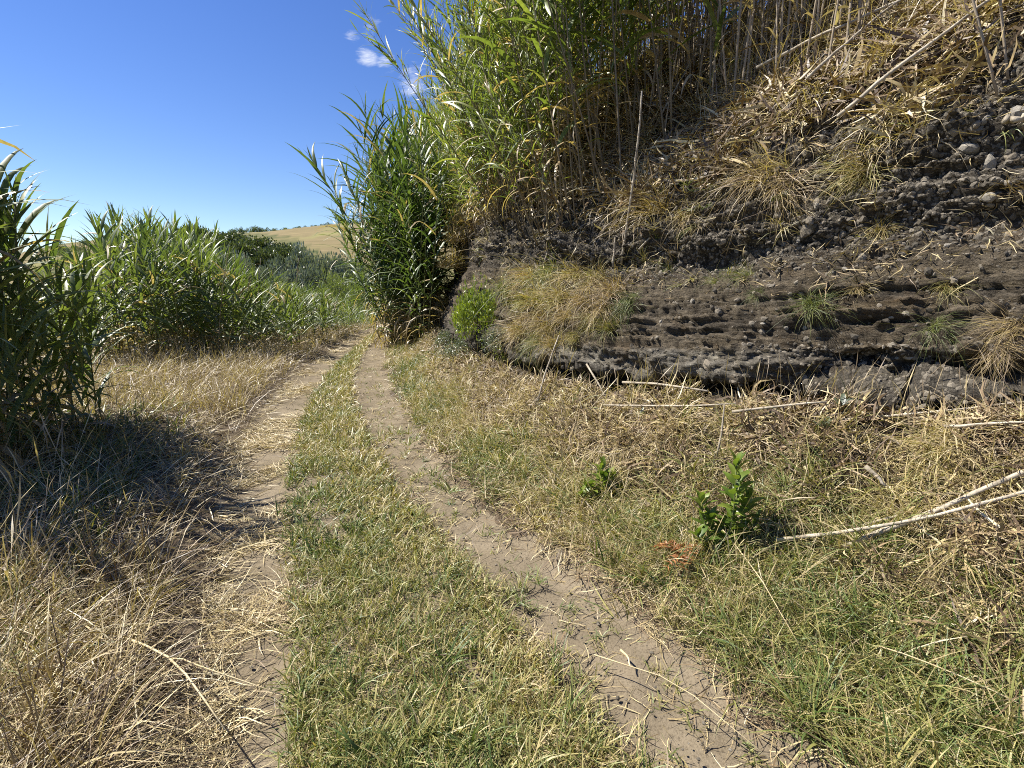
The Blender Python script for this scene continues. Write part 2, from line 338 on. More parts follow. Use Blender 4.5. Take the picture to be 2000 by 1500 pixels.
    mu3 = N('ShaderNodeMixRGB'); mu3.blend_type = 'MULTIPLY'; L(b5.outputs[0], mu3.inputs[0]); L(mu.outputs[0], mu3.inputs[1]); L(r5.outputs[0], mu3.inputs[2])
    L(mu3.outputs[0], mu2.inputs[1]); L(r4.outputs[0], mu2.inputs[2])
    mx = N('ShaderNodeMixRGB'); mx.inputs[2].default_value = (.17, .115, .065, 1); L(mu2.outputs[0], mx.inputs[1])
    mr = N('ShaderNodeMapRange'); mr.inputs[1].default_value = .55; mr.inputs[2].default_value = .75; mr.inputs[4].default_value = .6; L(noise(2.9, 6, .65), mr.inputs[0]); L(mr.outputs[0], mx.inputs[0])
    L(mx.outputs[0], p.inputs['Base Color'])
    st = N('ShaderNodeMapping'); st.inputs['Scale'].default_value = (.5, .5, 2.2); L(ge.outputs['Position'], st.inputs[0])
    bp1 = N('ShaderNodeBump'); bp1.inputs['Strength'].default_value = 1.0; bp1.inputs['Distance'].default_value = .07; L(noise(22, 5, .72, st.outputs[0]), bp1.inputs['Height'])
    bp = N('ShaderNodeBump'); bp.inputs['Strength'].default_value = .45; bp.inputs['Distance'].default_value = .015; L(noise(85, 3, .7), bp.inputs['Height']); L(bp1.outputs[0], bp.inputs['Normal']); L(bp.outputs[0], p.inputs['Normal'])
    L(p.outputs[0], out.inputs[0]); return m
M['ground'] = ground_material(); M['path'] = path_material(); M['bank'] = bank_material()

# ------------------------------------------------------------------ track lines (plan view, x as a function of y)
def line_fn(pix, slope0, slope1):
    W = []
    for px, py in pix:
        d = pix_dir(px, py); t = -CAM_H/d.z; W.append((d.x*t, d.y*t))
    W = np.array(sorted(W, key=lambda w: w[1]))
    ys = np.linspace(-10, 60, 1401)
    xs = np.interp(ys, W[:, 1], W[:, 0])
    lo = ys < W[0, 1]; xs[lo] = W[0, 0]+slope0*(ys[lo]-W[0, 1])
    hi = ys > W[-1, 1]; xs[hi] = W[-1, 0]+slope1*(ys[hi]-W[-1, 1])
    k = np.exp(-.5*(np.arange(-30, 31)/10.0)**2); k /= k.sum()
    xp = np.pad(xs, 30, mode='reflect', reflect_type='odd'); xs = np.convolve(xp, k, 'valid')
    return lambda y: np.interp(y, ys, xs)
xr_out = line_fn([(1560, 1500), (1310, 1300), (1200, 1200), (1075, 1100), (935, 1000), (838, 900), (772, 800), (742, 740), (742, 690), (760, 650)], -.42, -.05)
xr_in = line_fn([(1250, 1500), (1100, 1300), (1010, 1200), (920, 1100), (840, 1000), (750, 900), (702, 800), (690, 740), (716, 680), (746, 650)], -.42, -.05)
xl_in = line_fn([(575, 1500), (565, 1300), (560, 1200), (556, 1100), (556, 1000), (570, 900), (585, 830), (610, 770), (655, 715), (702, 675), (733, 650)], -.42, -.05)
xl_out = line_fn([(400, 1500), (410, 1300), (430, 1200), (435, 1100), (440, 1000), (468, 900), (490, 830), (538, 770), (600, 715), (672, 670), (716, 650)], -.42, -.05)

# ------------------------------------------------------------------ ground sheet with the hill beyond
_hz = np.array([-180, -75, -58, -47, -41, -36, -30, -25, -19.5, -10, 10, 60, 120, 180.])
_hh = np.array([-3, -3, -1, 5, 13.5, 17.5, 19.5, 21.5, 25, 29, 31, 30, 10, -3.])
def hill(x, y):
    r = np.hypot(x, y); az = np.degrees(np.arctan2(x, y))
    h = np.interp(az, _hz, _hh)
    rise = sstep(70, 236, r)*(1-.5*sstep(300, 900, r))
    terr = .9*np.sin(r/7.0+az*.05)*sstep(70, 110, r)*(1-sstep(200, 235, r))*sstep(-28, -36, az)
    return h*rise+terr+sstep(14, 45, r)*(1-sstep(70, 130, r))*(-1.6)*sstep(-2, -18, az)+1.2*fbm(x/60, y/60, 0, 3)*sstep(80, 200, r)
def ground_z(x, y):
    x = np.asarray(x, float); y = np.asarray(y, float)
    r = np.hypot(x, y)
    yy = np.clip(y, -9, 59)
    dl = xl_out(yy)-x                      # >0 left of the track
    verge = .10*sstep(.05, .55, dl)*(1-sstep(4, 9, dl))+.07*fbm(x*1.1, y*1.1, 2., 3)*sstep(.1, .8, dl)
    drop = np.clip((.12-dl)/.22, 0, 1)*(x < xr_out(yy)+.5)*(r < 45)
    return np.where(r < 60, verge*(1-sstep(30, 55, r)), 0)+hill(x, y)+.004-.08*drop
def build_ground():
    rr = np.concatenate([[0.05], np.geomspace(.35, 40, 200), np.geomspace(41.5, 3200, 90)])
    aa = np.concatenate([np.linspace(-65, 70, 360), np.linspace(72, 295, 60)])
    A, Rr = np.meshgrid(np.radians(aa), rr)
    X = Rr*np.sin(A); Y = Rr*np.cos(A); Z = ground_z(X, Y)
    az = np.degrees(np.arctan2(X, Y))
    low = np.interp(az, [-40, -28.5, -26, -20, -16, 20], [260, 250, 205, 140, 118, 110])   # lower edge of the mown slope
    field = ((az > -33) & (az < 40) & (Rr > low) & (Rr < 420)).astype(float)
    field = np.maximum(field, ((Rr > 14) & (Rr < 50) & (az < -30)).astype(float)*.75)
    field = np.maximum(field, (sstep(.1, .5, np.sin(Rr/7.0+az*.05+.9))*(Rr > 85)*(az < -33)).astype(float))
    me = grid_mesh('ground', np.stack([X, Y, Z], -1), M['ground'], {'field': field, 'far': sstep(13, 24, Rr)})
    tag(add('ground', me), 'brown earth and dry fields rising to the hill', 'ground', kind='structure')
build_ground()
def build_path():
    ys = np.concatenate([np.arange(-2, 7, .03), np.arange(7, 45, .15)])
    t = np.linspace(0, 1, 100)
    a = xl_out(ys)-.45; b = xr_out(ys)+.5
    X = a[:, None]+(b-a)[:, None]*t[None]; Y = np.repeat(ys[:, None], len(t), 1)
    def dip(x, lo, hi):
        c = (lo+hi)/2; w = (hi-lo)/2+.12
        return np.exp(-((x-c[:, None])/w[:, None])**4)
    Z = .012-.045*dip(X, xl_out(ys), xl_in(ys))-.05*dip(X, xr_in(ys), xr_out(ys))
    Z = Z+.02*fbm(X*1.3, Y*1.3, 5, 3)+.008*fbm(X*7, Y*7, 9, 3)+.0035*fbm(X*26, Y*26, 3, 2)
    me = grid_mesh('path', np.stack([X, Y, Z], -1), M['path'])
    o = tag(add('path', me), 'dusty two-rut farm track curving along the bank', 'track', kind='structure')
build_path()
def path_z(x, y): return -.02

# ------------------------------------------------------------------ the layered bank on the right
_ys = np.linspace(-7, 50, 1200); _C = np.stack([xr_out(_ys), _ys], 1)
_S = np.concatenate([[0], np.cumsum(np.linalg.norm(np.diff(_C, axis=0), axis=1))])
_S -= np.interp(1.54, _ys, _S)
def ref_frame(s):
    x = np.interp(s, _S, _C[:, 0]); y = np.interp(s, _S, _C[:, 1])
    e = 1.0
    tx = np.interp(s+e, _S, _C[:, 0])-np.interp(s-e, _S, _C[:, 0]); ty = np.interp(s+e, _S, _C[:, 1])-np.interp(s-e, _S, _C[:, 1])
    l = np.hypot(tx, ty); return x, y, tx/l, ty/l
wall_o = lambda s: np.interp(s, [-5, 0, .7, 1.25, 2.5, 4.5, 8, 12, 40], [2.15, 1.95, 1.8, 1.66, 1.45, 1.28, 1.35, 1.6, 2.2])
ledge_z = lambda s: np.interp(s, [-5, 0, .7, 1.25, 2.5, 4.5, 8, 40], [.95, .93, .90, .81, .72, .62, .46, .4])
def build_bank():
    s = np.concatenate([np.arange(-6, -.6, .12), np.arange(-.6, 6.2, .021), np.arange(6.2, 13, .04), np.arange(13, 40, .2)])
    ow = wall_o(s); lz = ledge_z(s)
    cav = sstep(.3, 1.0, s)*(1-sstep(4.2, 5.0, s))*(.6+.5*sstep(-.5, .4, pnoise(s*1.3, 4.2)))
    z0 = np.zeros_like(s)
    ctrl = [(z0-.35, z0-.16), (z0+.12, z0-.005), (.26*ow, .06*lz+.01), (.45*ow, .17*lz), (.64*ow, .58*lz), (.90*ow, lz-.02), (ow+.05+.34*cav, lz-.01), (ow+.08+.36*cav, lz+.09), (ow-.03+.04*pnoise(s*2.3, 1.7), lz+.15+.03*pnoise(s*1.9, 5.7)), (ow-.0, lz+.36),
            (ow+.06, lz+.41), (ow+.2, lz+.76), (ow+.52, lz+1.08), (ow+.62, lz+1.5), (ow+.80, lz+1.76), (ow+np.interp(s, [0, 2, 4], [1.05, 1.2, 1.35]), lz+np.interp(s, [0, 2, 4], [2.4, 2.25, 2.15])), (ow+2.6, lz+3.45), (ow+4.3, lz+4.7), (ow+7, lz+5.4), (ow+14, lz+5.9), (ow+34, lz+6.2)]
    cnt = [6, 14, 16, 18, 16, 10, 6, 7, 16, 5, 22, 24, 24, 18, 24, 36, 26, 14, 10, 8]
    O = []; Z = []
    for k in range(len(ctrl)-1):
        f = np.linspace(0, 1, cnt[k]+1)[:-1]
        O.append(ctrl[k][0][:, None]*(1-f)+ctrl[k+1][0][:, None]*f); Z.append(ctrl[k][1][:, None]*(1-f)+ctrl[k+1][1][:, None]*f)
    O.append(ctrl[-1][0][:, None]); Z.append(ctrl[-1][1][:, None])
    O = np.concatenate(O, 1); Z = np.concatenate(Z, 1)
    # round the corners a little along the profile
    for _ in range(2):
        O[:, 1:-1] = .25*O[:, :-2]+.5*O[:, 1:-1]+.25*O[:, 2:]; Z[:, 1:-1] = .25*Z[:, :-2]+.5*Z[:, 1:-1]+.25*Z[:, 2:]
    rel0 = Z-lz[:, None]; kf = np.interp(s, [3.7, 6.5, 13, 20], [1, 1.42, 1.42, 1.1])[:, None]      # the face grows taller towards the reed clump
    Z = np.where(rel0 > .1, lz[:, None]+.1+(rel0-.1)*(1+(kf-1)*(1-sstep(2.4, 5, rel0))+.0*rel0), Z); Z = np.where(rel0 > 2.4, np.maximum(Z, np.maximum.accumulate(Z, axis=1)), Z)
    x, y, tx, ty = ref_frame(s)
    nx, ny = ty, -tx
    X = x[:, None]+O*nx[:, None]; Y = y[:, None]+O*ny[:, None]
    P = np.stack([X, Y, Z], -1)
    rel = rel0; S2 = np.repeat(s[:, None], O.shape[1], 1)
    du = np.gradient(P, axis=0); dv = np.gradient(P, axis=1)
    n = np.cross(du, dv); n /= np.linalg.norm(n, axis=-1, keepdims=True)+1e-9
    out = -nx[:, None]*n[..., 0]-ny[:, None]*n[..., 1]
    sg = np.where((out+n[..., 2]) < 0, -1., 1.); n *= sg[..., None]
    w_foot = sstep(.05, .6, O); fade = 1-sstep(14, 22, S2)
    top = np.interp(s, [-1, .2, 1.2, 2.5, 4], [2.55, 2.4, 2.1, 1.9, 1.85])[:, None]
    wall = sstep(.06, .14, rel)*(1-sstep(top-.2, top+.1, rel))*(O > .8*ow[:, None])
    berm = w_foot*(1-sstep(-.02, .06, rel)); up = sstep(1.6, 2.2, rel)
    zz = rel+.06*fbm(S2*.45, rel*1.2, 8., 3)+.018*fbm(S2*2.6, rel*3, 1., 3)
    # bedding planes: height above the ledge -> how far that bed stands out
    kz = np.array([.10, .135, .33, .36, .40, .415, .47, .485, .50, .56, .572, .59, .66, .675, .69, .77, .8, .84, 1.05, 1.09, 1.12, 1.30, 1.42, 1.46, 1.50, 1.62, 1.66, 1.72, 1.86, 1.92, 1.97, 2.12, 2.16, 2.22, 2.4, 2.6])
    kd = np.array([0, .05, .04, .03, -.035, .02, .025, -.05, .03, .04, -.045, .03, .025, -.05, .015, .035, .0, -.02, -.03, .0, .05, .085, .06, -.075, .05, .08, -.03, .05, .05, -.05, .05, .06, -.06, .04, .05, 0])
    strata = np.interp(zz, kz, kd)*wall*(.1+1.15*sstep(-.45, .45, pnoise(S2*.8, zz*7, 2.)+.3*pnoise(S2*3, zz*7, 4.)))
    brk = sstep(-.35, .35, pnoise(S2*1.9, zz*9, 5.))
    d = strata*(.6+.7*brk)+wall*sstep(.34, .4, rel)*(.042*pnoise(S2*.8, zz*24, 3.)+.030*pnoise(S2*1.4, zz*58, 7.))*(.35+.9*brk)
    d = d+.13*fbm(X*.75, Y*.75, Z*.9, 3)*(.5*wall+up*.9+.8*berm*sstep(.6, 1.3, O))
    d = d+.055*fbm(X*3.2, Y*3.2, Z*4.2, 4)*(.8*wall+.9*up+1.5*berm*sstep(.5, 1.2, O))
    rock = np.abs(fbm(X*8, Y*8, Z*11, 3, .55))
    d = d+(.05*rock-.025)*wall*(1+.6*sstep(1.0, 1.2, rel))*(.5+.5*np.clip(sstep(.85, 1.1, rel)+sstep(5, 6, S2)+(1-sstep(.8, 1.6, S2)), 0, 1))
    d = d+.026*fbm(X*13, Y*13, Z*21, 4, .72)*(wall+.7*berm)
    foot = wall*(1-sstep(.34, .42, rel)); d = d+foot*(.05*fbm(X*3.6, Y*3.6, Z*4.6, 4, .6)+.025*fbm(X*9, Y*9, Z*12, 3, .65))+foot*(1-sstep(.7, 1.5, S2))*(.07*fbm(X*6, Y*6, Z*8, 4, .68)-.06)
    # a knobbly scar where the face has slumped under the reeds
    scar = sstep(4.5, 5.4, S2)*(1-sstep(9, 11, S2))*sstep(.2, .5, rel)*(1-sstep(1.9, 2.3, rel))
    d = d+scar*(.18*fbm(X*2.1, Y*2.1, Z*2.1, 3)-.02)
    # hollows washed out low in the near end of the face
    for (sc_, rc_, ws, wr, dp) in ((.25, .26, .22, .10, -.2), (.75, .18, .25, .13, -.22), (3.3, .25, .2, .1, -.08)):
        d = d+dp*np.exp(-((S2-sc_)/ws)**2-((rel-rc_)/wr)**2)*(O > .8*ow[:, None])
    P = P+n*(d*np.where(S2 > 14, .5+.5*fade, 1))[..., None]
    me = grid_mesh('earth_bank', P, M['bank'], {'rel': rel, 'pale': sstep(.9, 1.8, S2)*(1-sstep(4.1, 4.8, S2))*sstep(.10, .16, zz)*(1-sstep(.30, .37, zz))*(O > .8*ow[:, None])})
    o = tag(add('earth_bank', me), 'tall roadside bank of dark layered volcanic ash and earth', 'bank', kind='structure')
    return o, P, rel, S2, O
BANK, BP, BREL, BS, BO = build_bank()
_sub = BP[::3, ::2]; _ni, _nj = _sub.shape[:2]; _id = np.arange(_ni*_nj).reshape(_ni, _nj)
_q = np.stack([_id[:-1, :-1], _id[1:, :-1], _id[1:, 1:], _id[:-1, 1:]], -1).reshape(-1, 4)
BVH = BVHTree.FromPolygons(_sub.reshape(-1, 3).tolist(), _q.tolist())
CAMP = Vector((0, 0, CAM_H))
def hit(px, py, lift=0.0):
    """where the sight line of a photo point meets the bank or the ground: position, normal, distance"""
    d = pix_dir(px, py)
    loc, nor, i, t = BVH.ray_cast(CAMP, d, 60)
    tg = -CAM_H/d.z if d.z < 0 else 1e9
    if loc is None or tg < t-.0:
        if tg > 1e8: return CAMP+d*12, Vector((0, 0, 1)), 12.
        loc = CAMP+d*tg; nor = Vector((0, 0, 1)); t = tg
    if nor.dot(d) > 0: nor = -nor
    return loc+nor*lift, nor, t

# triangles of the bank, for scattering
_ni, _nj = BP.shape[:2]; _id = np.arange(_ni*_nj).reshape(_ni, _nj)
_q = np.stack([_id[:-1, :-1], _id[1:, :-1], _id[1:, 1:], _id[:-1, 1:]], -1).reshape(-1, 4)
_T = np.concatenate([_q[:, [0, 1, 2]], _q[:, [0, 2, 3]]])
_V = BP.reshape(-1, 3); _e1 = _V[_T[:, 1]]-_V[_T[:, 0]]; _e2 = _V[_T[:, 2]]-_V[_T[:, 0]]
_N = np.cross(_e1, _e2); _A = .5*np.linalg.norm(_N, axis=1); _N /= (2*_A[:, None]+1e-12)
_cx = _V[_T].mean(1); _flip = np.einsum('ij,ij->i', _N, np.array([0, 0, CAM_H])-_cx) < 0
_up = (_N[:, 2] < 0) & (BREL.reshape(-1)[_T[:, 0]] > 1.9); _N[_flip & ~(BREL.reshape(-1)[_T[:, 0]] > 1.9)] *= -1; _N[_up] *= -1
_TS = BS.reshape(-1)[_T].mean(1); _TR = BREL.reshape(-1)[_T].mean(1); _TO = BO.reshape(-1)[_T].mean(1)
def sample_bank(n, weight):
    """weight(s, rel, off, normal, centre) -> density weight per triangle"""
    w = _A*weight(_TS, _TR, _TO, _N, _cx); w = np.clip(w, 0, None)
    c = np.cumsum(w); k = np.searchsorted(c, RNG.random(n)*c[-1])
    a, b = RNG.random(n), RNG.random(n); m = a+b > 1; a[m] = 1-a[m]; b[m] = 1-b[m]
    return _V[_T[k, 0]]+_e1[k]*a[:, None]+_e2[k]*b[:, None], _N[k], _TS[k], _TR[k], _TO[k]
def in_view(P, m=1.25):
    """keep what the camera or a step beside it could see"""
    x, y, z = P[:, 0], P[:, 1], P[:, 2]-CAM_H
    f = y*math.cos(PITCH)-z*math.sin(PITCH); u = y*math.sin(PITCH)+z*math.cos(PITCH)
    return (f > .2) & (np.abs(x) < m*f+.5) & (np.abs(u) < m*.8*f+.5)

# ------------------------------------------------------------------ scattering (uncountable ground cover only)
def rot_euler(D, spin):
    """Euler angles that turn local z to D with local x in D's own azimuth, then spun about D"""
    D = D/np.linalg.norm(D, axis=1)[:, None]
    ph = np.arctan2(D[:, 1], D[:, 0]); th = np.arccos(np.clip(D[:, 2], -1, 1))
    cp, sp, ct, st, cs, ss = np.cos(ph), np.sin(ph), np.cos(th), np.sin(th), np.cos(spin), np.sin(spin)
    r00 = cp*ct*cs-sp*ss; r10 = sp*ct*cs+cp*ss; r20 = -st*cs; r21 = st*ss; r22 = ct
    return np.stack([np.arctan2(r21, r22), -np.arcsin(np.clip(r20, -1, 1)), np.arctan2(r10, r00)], 1)
def proto_collection(name, meshes):
    c = bpy.data.collections.new(name)
    for i, me in enumerate(meshes):
        c.objects.link(bpy.data.objects.new('%s_%02d' % (name, i), me))
    return c
def scatter(name, label, cat, coll, nproto, P, D, spin, scale, tint, parent=None):
    n = len(P)
    me = bpy.data.meshes.new(name); me.vertices.add(n); me.vertices.foreach_set('co', P.astype(np.float32).reshape(-1))
    me.attributes.new('rot', 'FLOAT_VECTOR', 'POINT').data.foreach_set('vector', rot_euler(D, spin).astype(np.float32).reshape(-1))
    me.attributes.new('scl', 'FLOAT', 'POINT').data.foreach_set('value', np.broadcast_to(scale, (n,)).astype(np.float32))
    me.attributes.new('tint', 'FLOAT', 'POINT').data.foreach_set('value', np.broadcast_to(tint, (n,)).astype(np.float32))
    me.attributes.new('idx', 'INT', 'POINT').data.foreach_set('value', RNG.integers(0, nproto, n).astype(np.int32))
    o = add(name, me, parent)
    g = bpy.data.node_groups.new('scatter_'+name, 'GeometryNodeTree')
    g.interface.new_socket('Geometry', in_out='INPUT', socket_type='NodeSocketGeometry'); g.interface.new_socket('Geometry', in_out='OUTPUT', socket_type='NodeSocketGeometry')
    N = g.nodes.new; L = g.links.new
    gi, go = N('NodeGroupInput'), N('NodeGroupOutput')
    ci = N('GeometryNodeCollectionInfo'); ci.inputs['Collection'].default_value = coll; ci.inputs['Separate Children'].default_value = True; ci.inputs['Reset Children'].default_value = True
    ip = N('GeometryNodeInstanceOnPoints'); ip.inputs['Pick Instance'].default_value = True
    def na(nm, ty):
        a = N('GeometryNodeInputNamedAttribute'); a.data_type = ty; a.inputs['Name'].default_value = nm; return [x for x in a.outputs if x.enabled and x.name == 'Attribute'][0]
    e = N('FunctionNodeEulerToRotation'); L(na('rot', 'FLOAT_VECTOR'), e.inputs[0])
    L(gi.outputs[0], ip.inputs['Points']); L(ci.outputs[0], ip.inputs['Instance']); L(na('idx', 'INT'), ip.inputs['Instance Index'])
    L(e.outputs[0], ip.inputs['Rotation']); L(na('scl', 'FLOAT'), ip.inputs['Scale']); L(ip.outputs[0], go.inputs[0])
    md = o.modifiers.new('scatter', 'NODES'); md.node_group = g
    if parent is None: tag(o, label, cat, kind='stuff')
    else: o['kind'] = 'stuff'
    return o

def blades(mb, rng, n, rad, L, W, lean, bend, seg=4, wob=.25, zmin=0., az=None, fold=False, base=None, wprof=1.4, **at):
    """n arching blades; L, W, lean, bend are (lo, hi) ranges"""
    for i in range(n):
        a = rng.uniform(0, 2*math.pi) if az is None else rng.normal(az[0], az[1])
        r0 = rad*math.sqrt(rng.random()); b = rng.uniform(0, 2*math.pi)
        p = np.array([r0*math.cos(b), r0*math.sin(b), zmin*rng.random()]) if base is None else np.array(base, float)
        l = rng.uniform(*L); w = rng.uniform(*W)*.5; th = rng.uniform(*lean); bd = rng.uniform(*bend)
        tw = rng.uniform(-.9, .9); V = []
        for k in range(seg+1):
            t = k/seg
            side = np.array([-math.sin(a), math.cos(a), 0])*math.cos(tw)+np.array([0, 0, 1.])*math.sin(tw)
            ww = w*max(0.04, (1-t**wprof))*(.75+.25*min(1, t*4))
            if k < seg: V += [p-side*ww, p+side*ww]
            else: V += [p]
            ang = th+bd*(t+.5/seg)**1.3
            p = p+l/seg*np.array([math.sin(ang)*math.cos(a), math.sin(ang)*math.sin(a), math.cos(ang)])
            if zmin > 0: p[2] = max(p[2], zmin*.15*rng.random())
            a += rng.normal(0, wob)/seg*2; tw += rng.normal(0, .25)
        F = [(2*k, 2*k+1, 2*k+3, 2*k+2) for k in range(seg-1)]+[(2*seg-2, 2*seg-1, 2*seg)]
        mb.add(V, F, br=rng.random(), **at)
def rock_set(name, mat, count, fn, seed):
    out = []
    for i in range(count):
        mb = MB(); fn(mb, np.random.default_rng(seed+i)); out.append(mb.mesh('%s_%d' % (name, i), mat, smooth=False))
    return proto_collection(name, out), count
PR = {}
def rock(mb, r, rough=.35, sub=2, flat=.75):
    import bmesh
    bm = bmesh.new(); bmesh.ops.create_icosphere(bm, subdivisions=sub, radius=1.0)
    V = np.array([v.co[:] for v in bm.verts]); F = [tuple(v.index for v in f.verts) for f in bm.faces]; bm.free()
    o = r.uniform(0, 50, 3)
    V = V*(1+rough*fbm(V[:, 0]*1.1+o[0], V[:, 1]*1.1+o[1], V[:, 2]*1.1+o[2], 3)[:, None])
    for _ in range(5):
        nrm = r.normal(size=3); nrm /= np.linalg.norm(nrm); h = V@nrm; c = r.uniform(.55, .85); V = V-np.clip(h-c, 0, None)[:, None]*nrm*.85
    V = V*np.array([1, r.uniform(.65, 1), r.uniform(.5, flat)])
    mb.add(V, F)
PR['clast'] = rock_set('clast', M['gravel'], 6, lambda mb, r: rock(mb, r, .35, 1), 900)

# ------------------------------------------------------------------ giant reeds
def strip_leaf(mb, rng, base, az, L, W, th, bend, seg=6, dry=0., br=None, wob=.15, fold=.25):
    p = np.array(base, float); a = az; V = []
    br = rng.random() if br is None else br
    roll = rng.normal(0, .35)
    for k in range(seg+1):
        t = k/seg; ang = th+bend*t**1.25
        fw = np.array([math.sin(ang)*math.cos(a), math.sin(ang)*math.sin(a), math.cos(ang)])
        sd = np.array([-math.sin(a), math.cos(a), 0]); nr = np.cross(fw, sd)
        sd2 = sd*math.cos(roll)+nr*math.sin(roll); nr2 = np.cross(fw, sd2)
        ww = .5*W*(min(1, .45+t*3.2))*(1-t**2.2) if k < seg else 0
        if k < seg: V += [p-sd2*ww+nr2*ww*-fold, p, p+sd2*ww+nr2*ww*-fold]
        else: V += [p]
        p = p+L/seg*fw; a += rng.normal(0, wob)/seg; roll += rng.normal(0, .12)
    F = []
    for k in range(seg-1):
        b = 3*k; F += [(b, b+1, b+4, b+3), (b+1, b+2, b+5, b+4)]
    b = 3*(seg-1); F += [(b, b+1, b+3), (b+1, b+2, b+3)]
    mb.add(V, F, br=br, dry=dry)
def stem_curve(rng, H, lean, n=9):
    a = rng.uniform(0, 6.28); t = np.linspace(0, 1, n); c = lean*H*t**2
    return np.stack([c*math.cos(a)+.015*np.sin(t*7+a), c*math.sin(a)+.015*np.cos(t*6), H*t], 1), a
def reed_parts(seed, kind):
    """stem mesh builder and a list of leaf builders (each its own MB)"""
    rng = np.random.default_rng(seed); st = MB(); leaves = []
    H = {'tall': 2.9, 'young': 1.5, 'bank': 4.2, 'clump': 4.0}[kind]*rng.uniform(.9, 1.1)
    pts, a0 = stem_curve(rng, H, {'tall': .06, 'young': .08, 'bank': .09, 'clump': .07}[kind])
    r0 = {'tall': .012, 'young': .007, 'bank': .012, 'clump': .011}[kind]
    tube(st, pts, np.linspace(r0, r0*.35, len(pts)), 6)
    at = lambda h: np.array([np.interp(h, pts[:, 2], pts[:, i]) for i in range(3)])
    plane = rng.uniform(0, 3.14); sp = {'tall': .135, 'young': .10, 'bank': .17, 'clump': .15}[kind]
    start = {'tall': .10, 'young': .06, 'bank': .22, 'clump': .08}[kind]
    h = H*start; k = 0
    while h < H*.985:
        f = (h/H-start)/(1-start)
        az = plane+(k % 2)*math.pi+rng.normal(0, .35)
        L = {'tall': .74, 'young': .60, 'bank': .58, 'clump': .85}[kind]*(.65+.75*math.sin(math.pi*min(1, .2+f*.75)))*rng.uniform(.75, 1.15)
        W = {'tall': .068, 'young': .048, 'bank': .052, 'clump': .058}[kind]*rng.uniform(.75, 1.15)
        th = (.95-.62*f)*rng.uniform(.75, 1.2); bend = (1.75-1.1*f)*rng.uniform(.6, 1.25)
        if kind == 'bank': bend *= .8
        if kind == 'clump': bend *= 1.3
        dry = 1.0 if (f < .16 and rng.random() < .75) or rng.random() < .08 else 0.
        if dry: th *= 1.5; bend *= 1.6
        mb = MB(); strip_leaf(mb, rng, at(h), az, L, W, th, bend, 6, dry, wob=.5); leaves.append(mb)
        if kind == 'bank' and .05 < f < .9 and rng.random() < .62:      # side shoots of an old culm
            b = MB(); p0 = at(h); baz = rng.uniform(0, 6.28); bl = rng.uniform(.35, .75); bt = rng.uniform(.35, .7)
            q = p0.copy(); pp = [q]
            for j in range(6):
                an = bt-.25*j/6; q = q+bl/6*np.array([math.sin(an)*math.cos(baz), math.sin(an)*math.sin(baz), math.cos(an)]); pp.append(q)
                strip_leaf(b, rng, q, baz+(1 if j % 2 else -1)*rng.uniform(.4, 1.3), rng.uniform(.16, .34), rng.uniform(.014, .024), rng.uniform(.4, .9), rng.uniform(.2, 1.2), 4, 0., wob=.4)
            tube(st, pp, np.linspace(.0045, .002, 7), 4); leaves.append(b)
        h += sp*rng.uniform(.8, 1.2); k += 1
    for j in range(4):   # spear of young leaves at the tip
        mb = MB(); strip_leaf(mb, rng, pts[-1]-np.array([0, 0, .05*j]), plane+j*2.2, rng.uniform(.25, .45), .022, rng.uniform(.05, .3), rng.uniform(.1, .6), 5, 0.); leaves.append(mb)
    return st, leaves, H
def merge(mbs, into=None):
    o = into or MB()
    for m in mbs:
        V = np.concatenate(m.v); at = {}
        for k, lst in m.a.items():
            arr = np.zeros(len(V))
            for s0, x in lst: arr[s0:s0+len(x)] = x
            at[k] = arr
        o.add(V, m.f, **at)
    return o
REED = {}
for kind, lm, sm, cnt in (('tall', 'reed', 'reed_stem', 5), ('young', 'reed', 'reed_stem', 5), ('bank', 'reedy', 'reed_stem_old', 6), ('clump', 'reedk', 'reed_stem', 5)):
    var = []; whole = []
    for i in range(cnt):
        st, lv, H = reed_parts(1000+40*len(REED)+i, kind)
        sme = st.mesh('reed_stem_mesh', M[sm]); lme = merge(lv).mesh('reed_leaves_mesh', M[lm])
        both = merge([st]+lv); nf = len(st.f)
        fm = np.ones(len(both.f), np.int32); fm[:nf] = 0
        whole.append(both.mesh('reed_whole_mesh', [M[sm], M[lm]], fmat=fm)); var.append((sme, lme, H))
    REED[kind] = dict(var=var, coll=proto_collection('reeds_'+kind, whole), n=cnt)
def dir_euler(D, spin): return tuple(rot_euler(np.array([D], float), np.array([spin]))[0])
def reed_thing(kind, loc, h, D, spin, label, group):
    sme, lme, H = random.choice(REED[kind]['var'])
    o = empty('giant_reed', loc, dir_euler(D, spin), h/H)
    add('stem', sme, o); add('leaves', lme, o)
    return tag(o, label, 'reed', group)
def reed_mass(kind, P, h, D, name, label):
    hs = h/np.mean([v[2] for v in REED[kind]['var']])
    scatter(name, label, 'reeds', REED[kind]['coll'], REED[kind]['n'], P, D, RNG.uniform(0, 6.28, len(P)), hs, 0.)

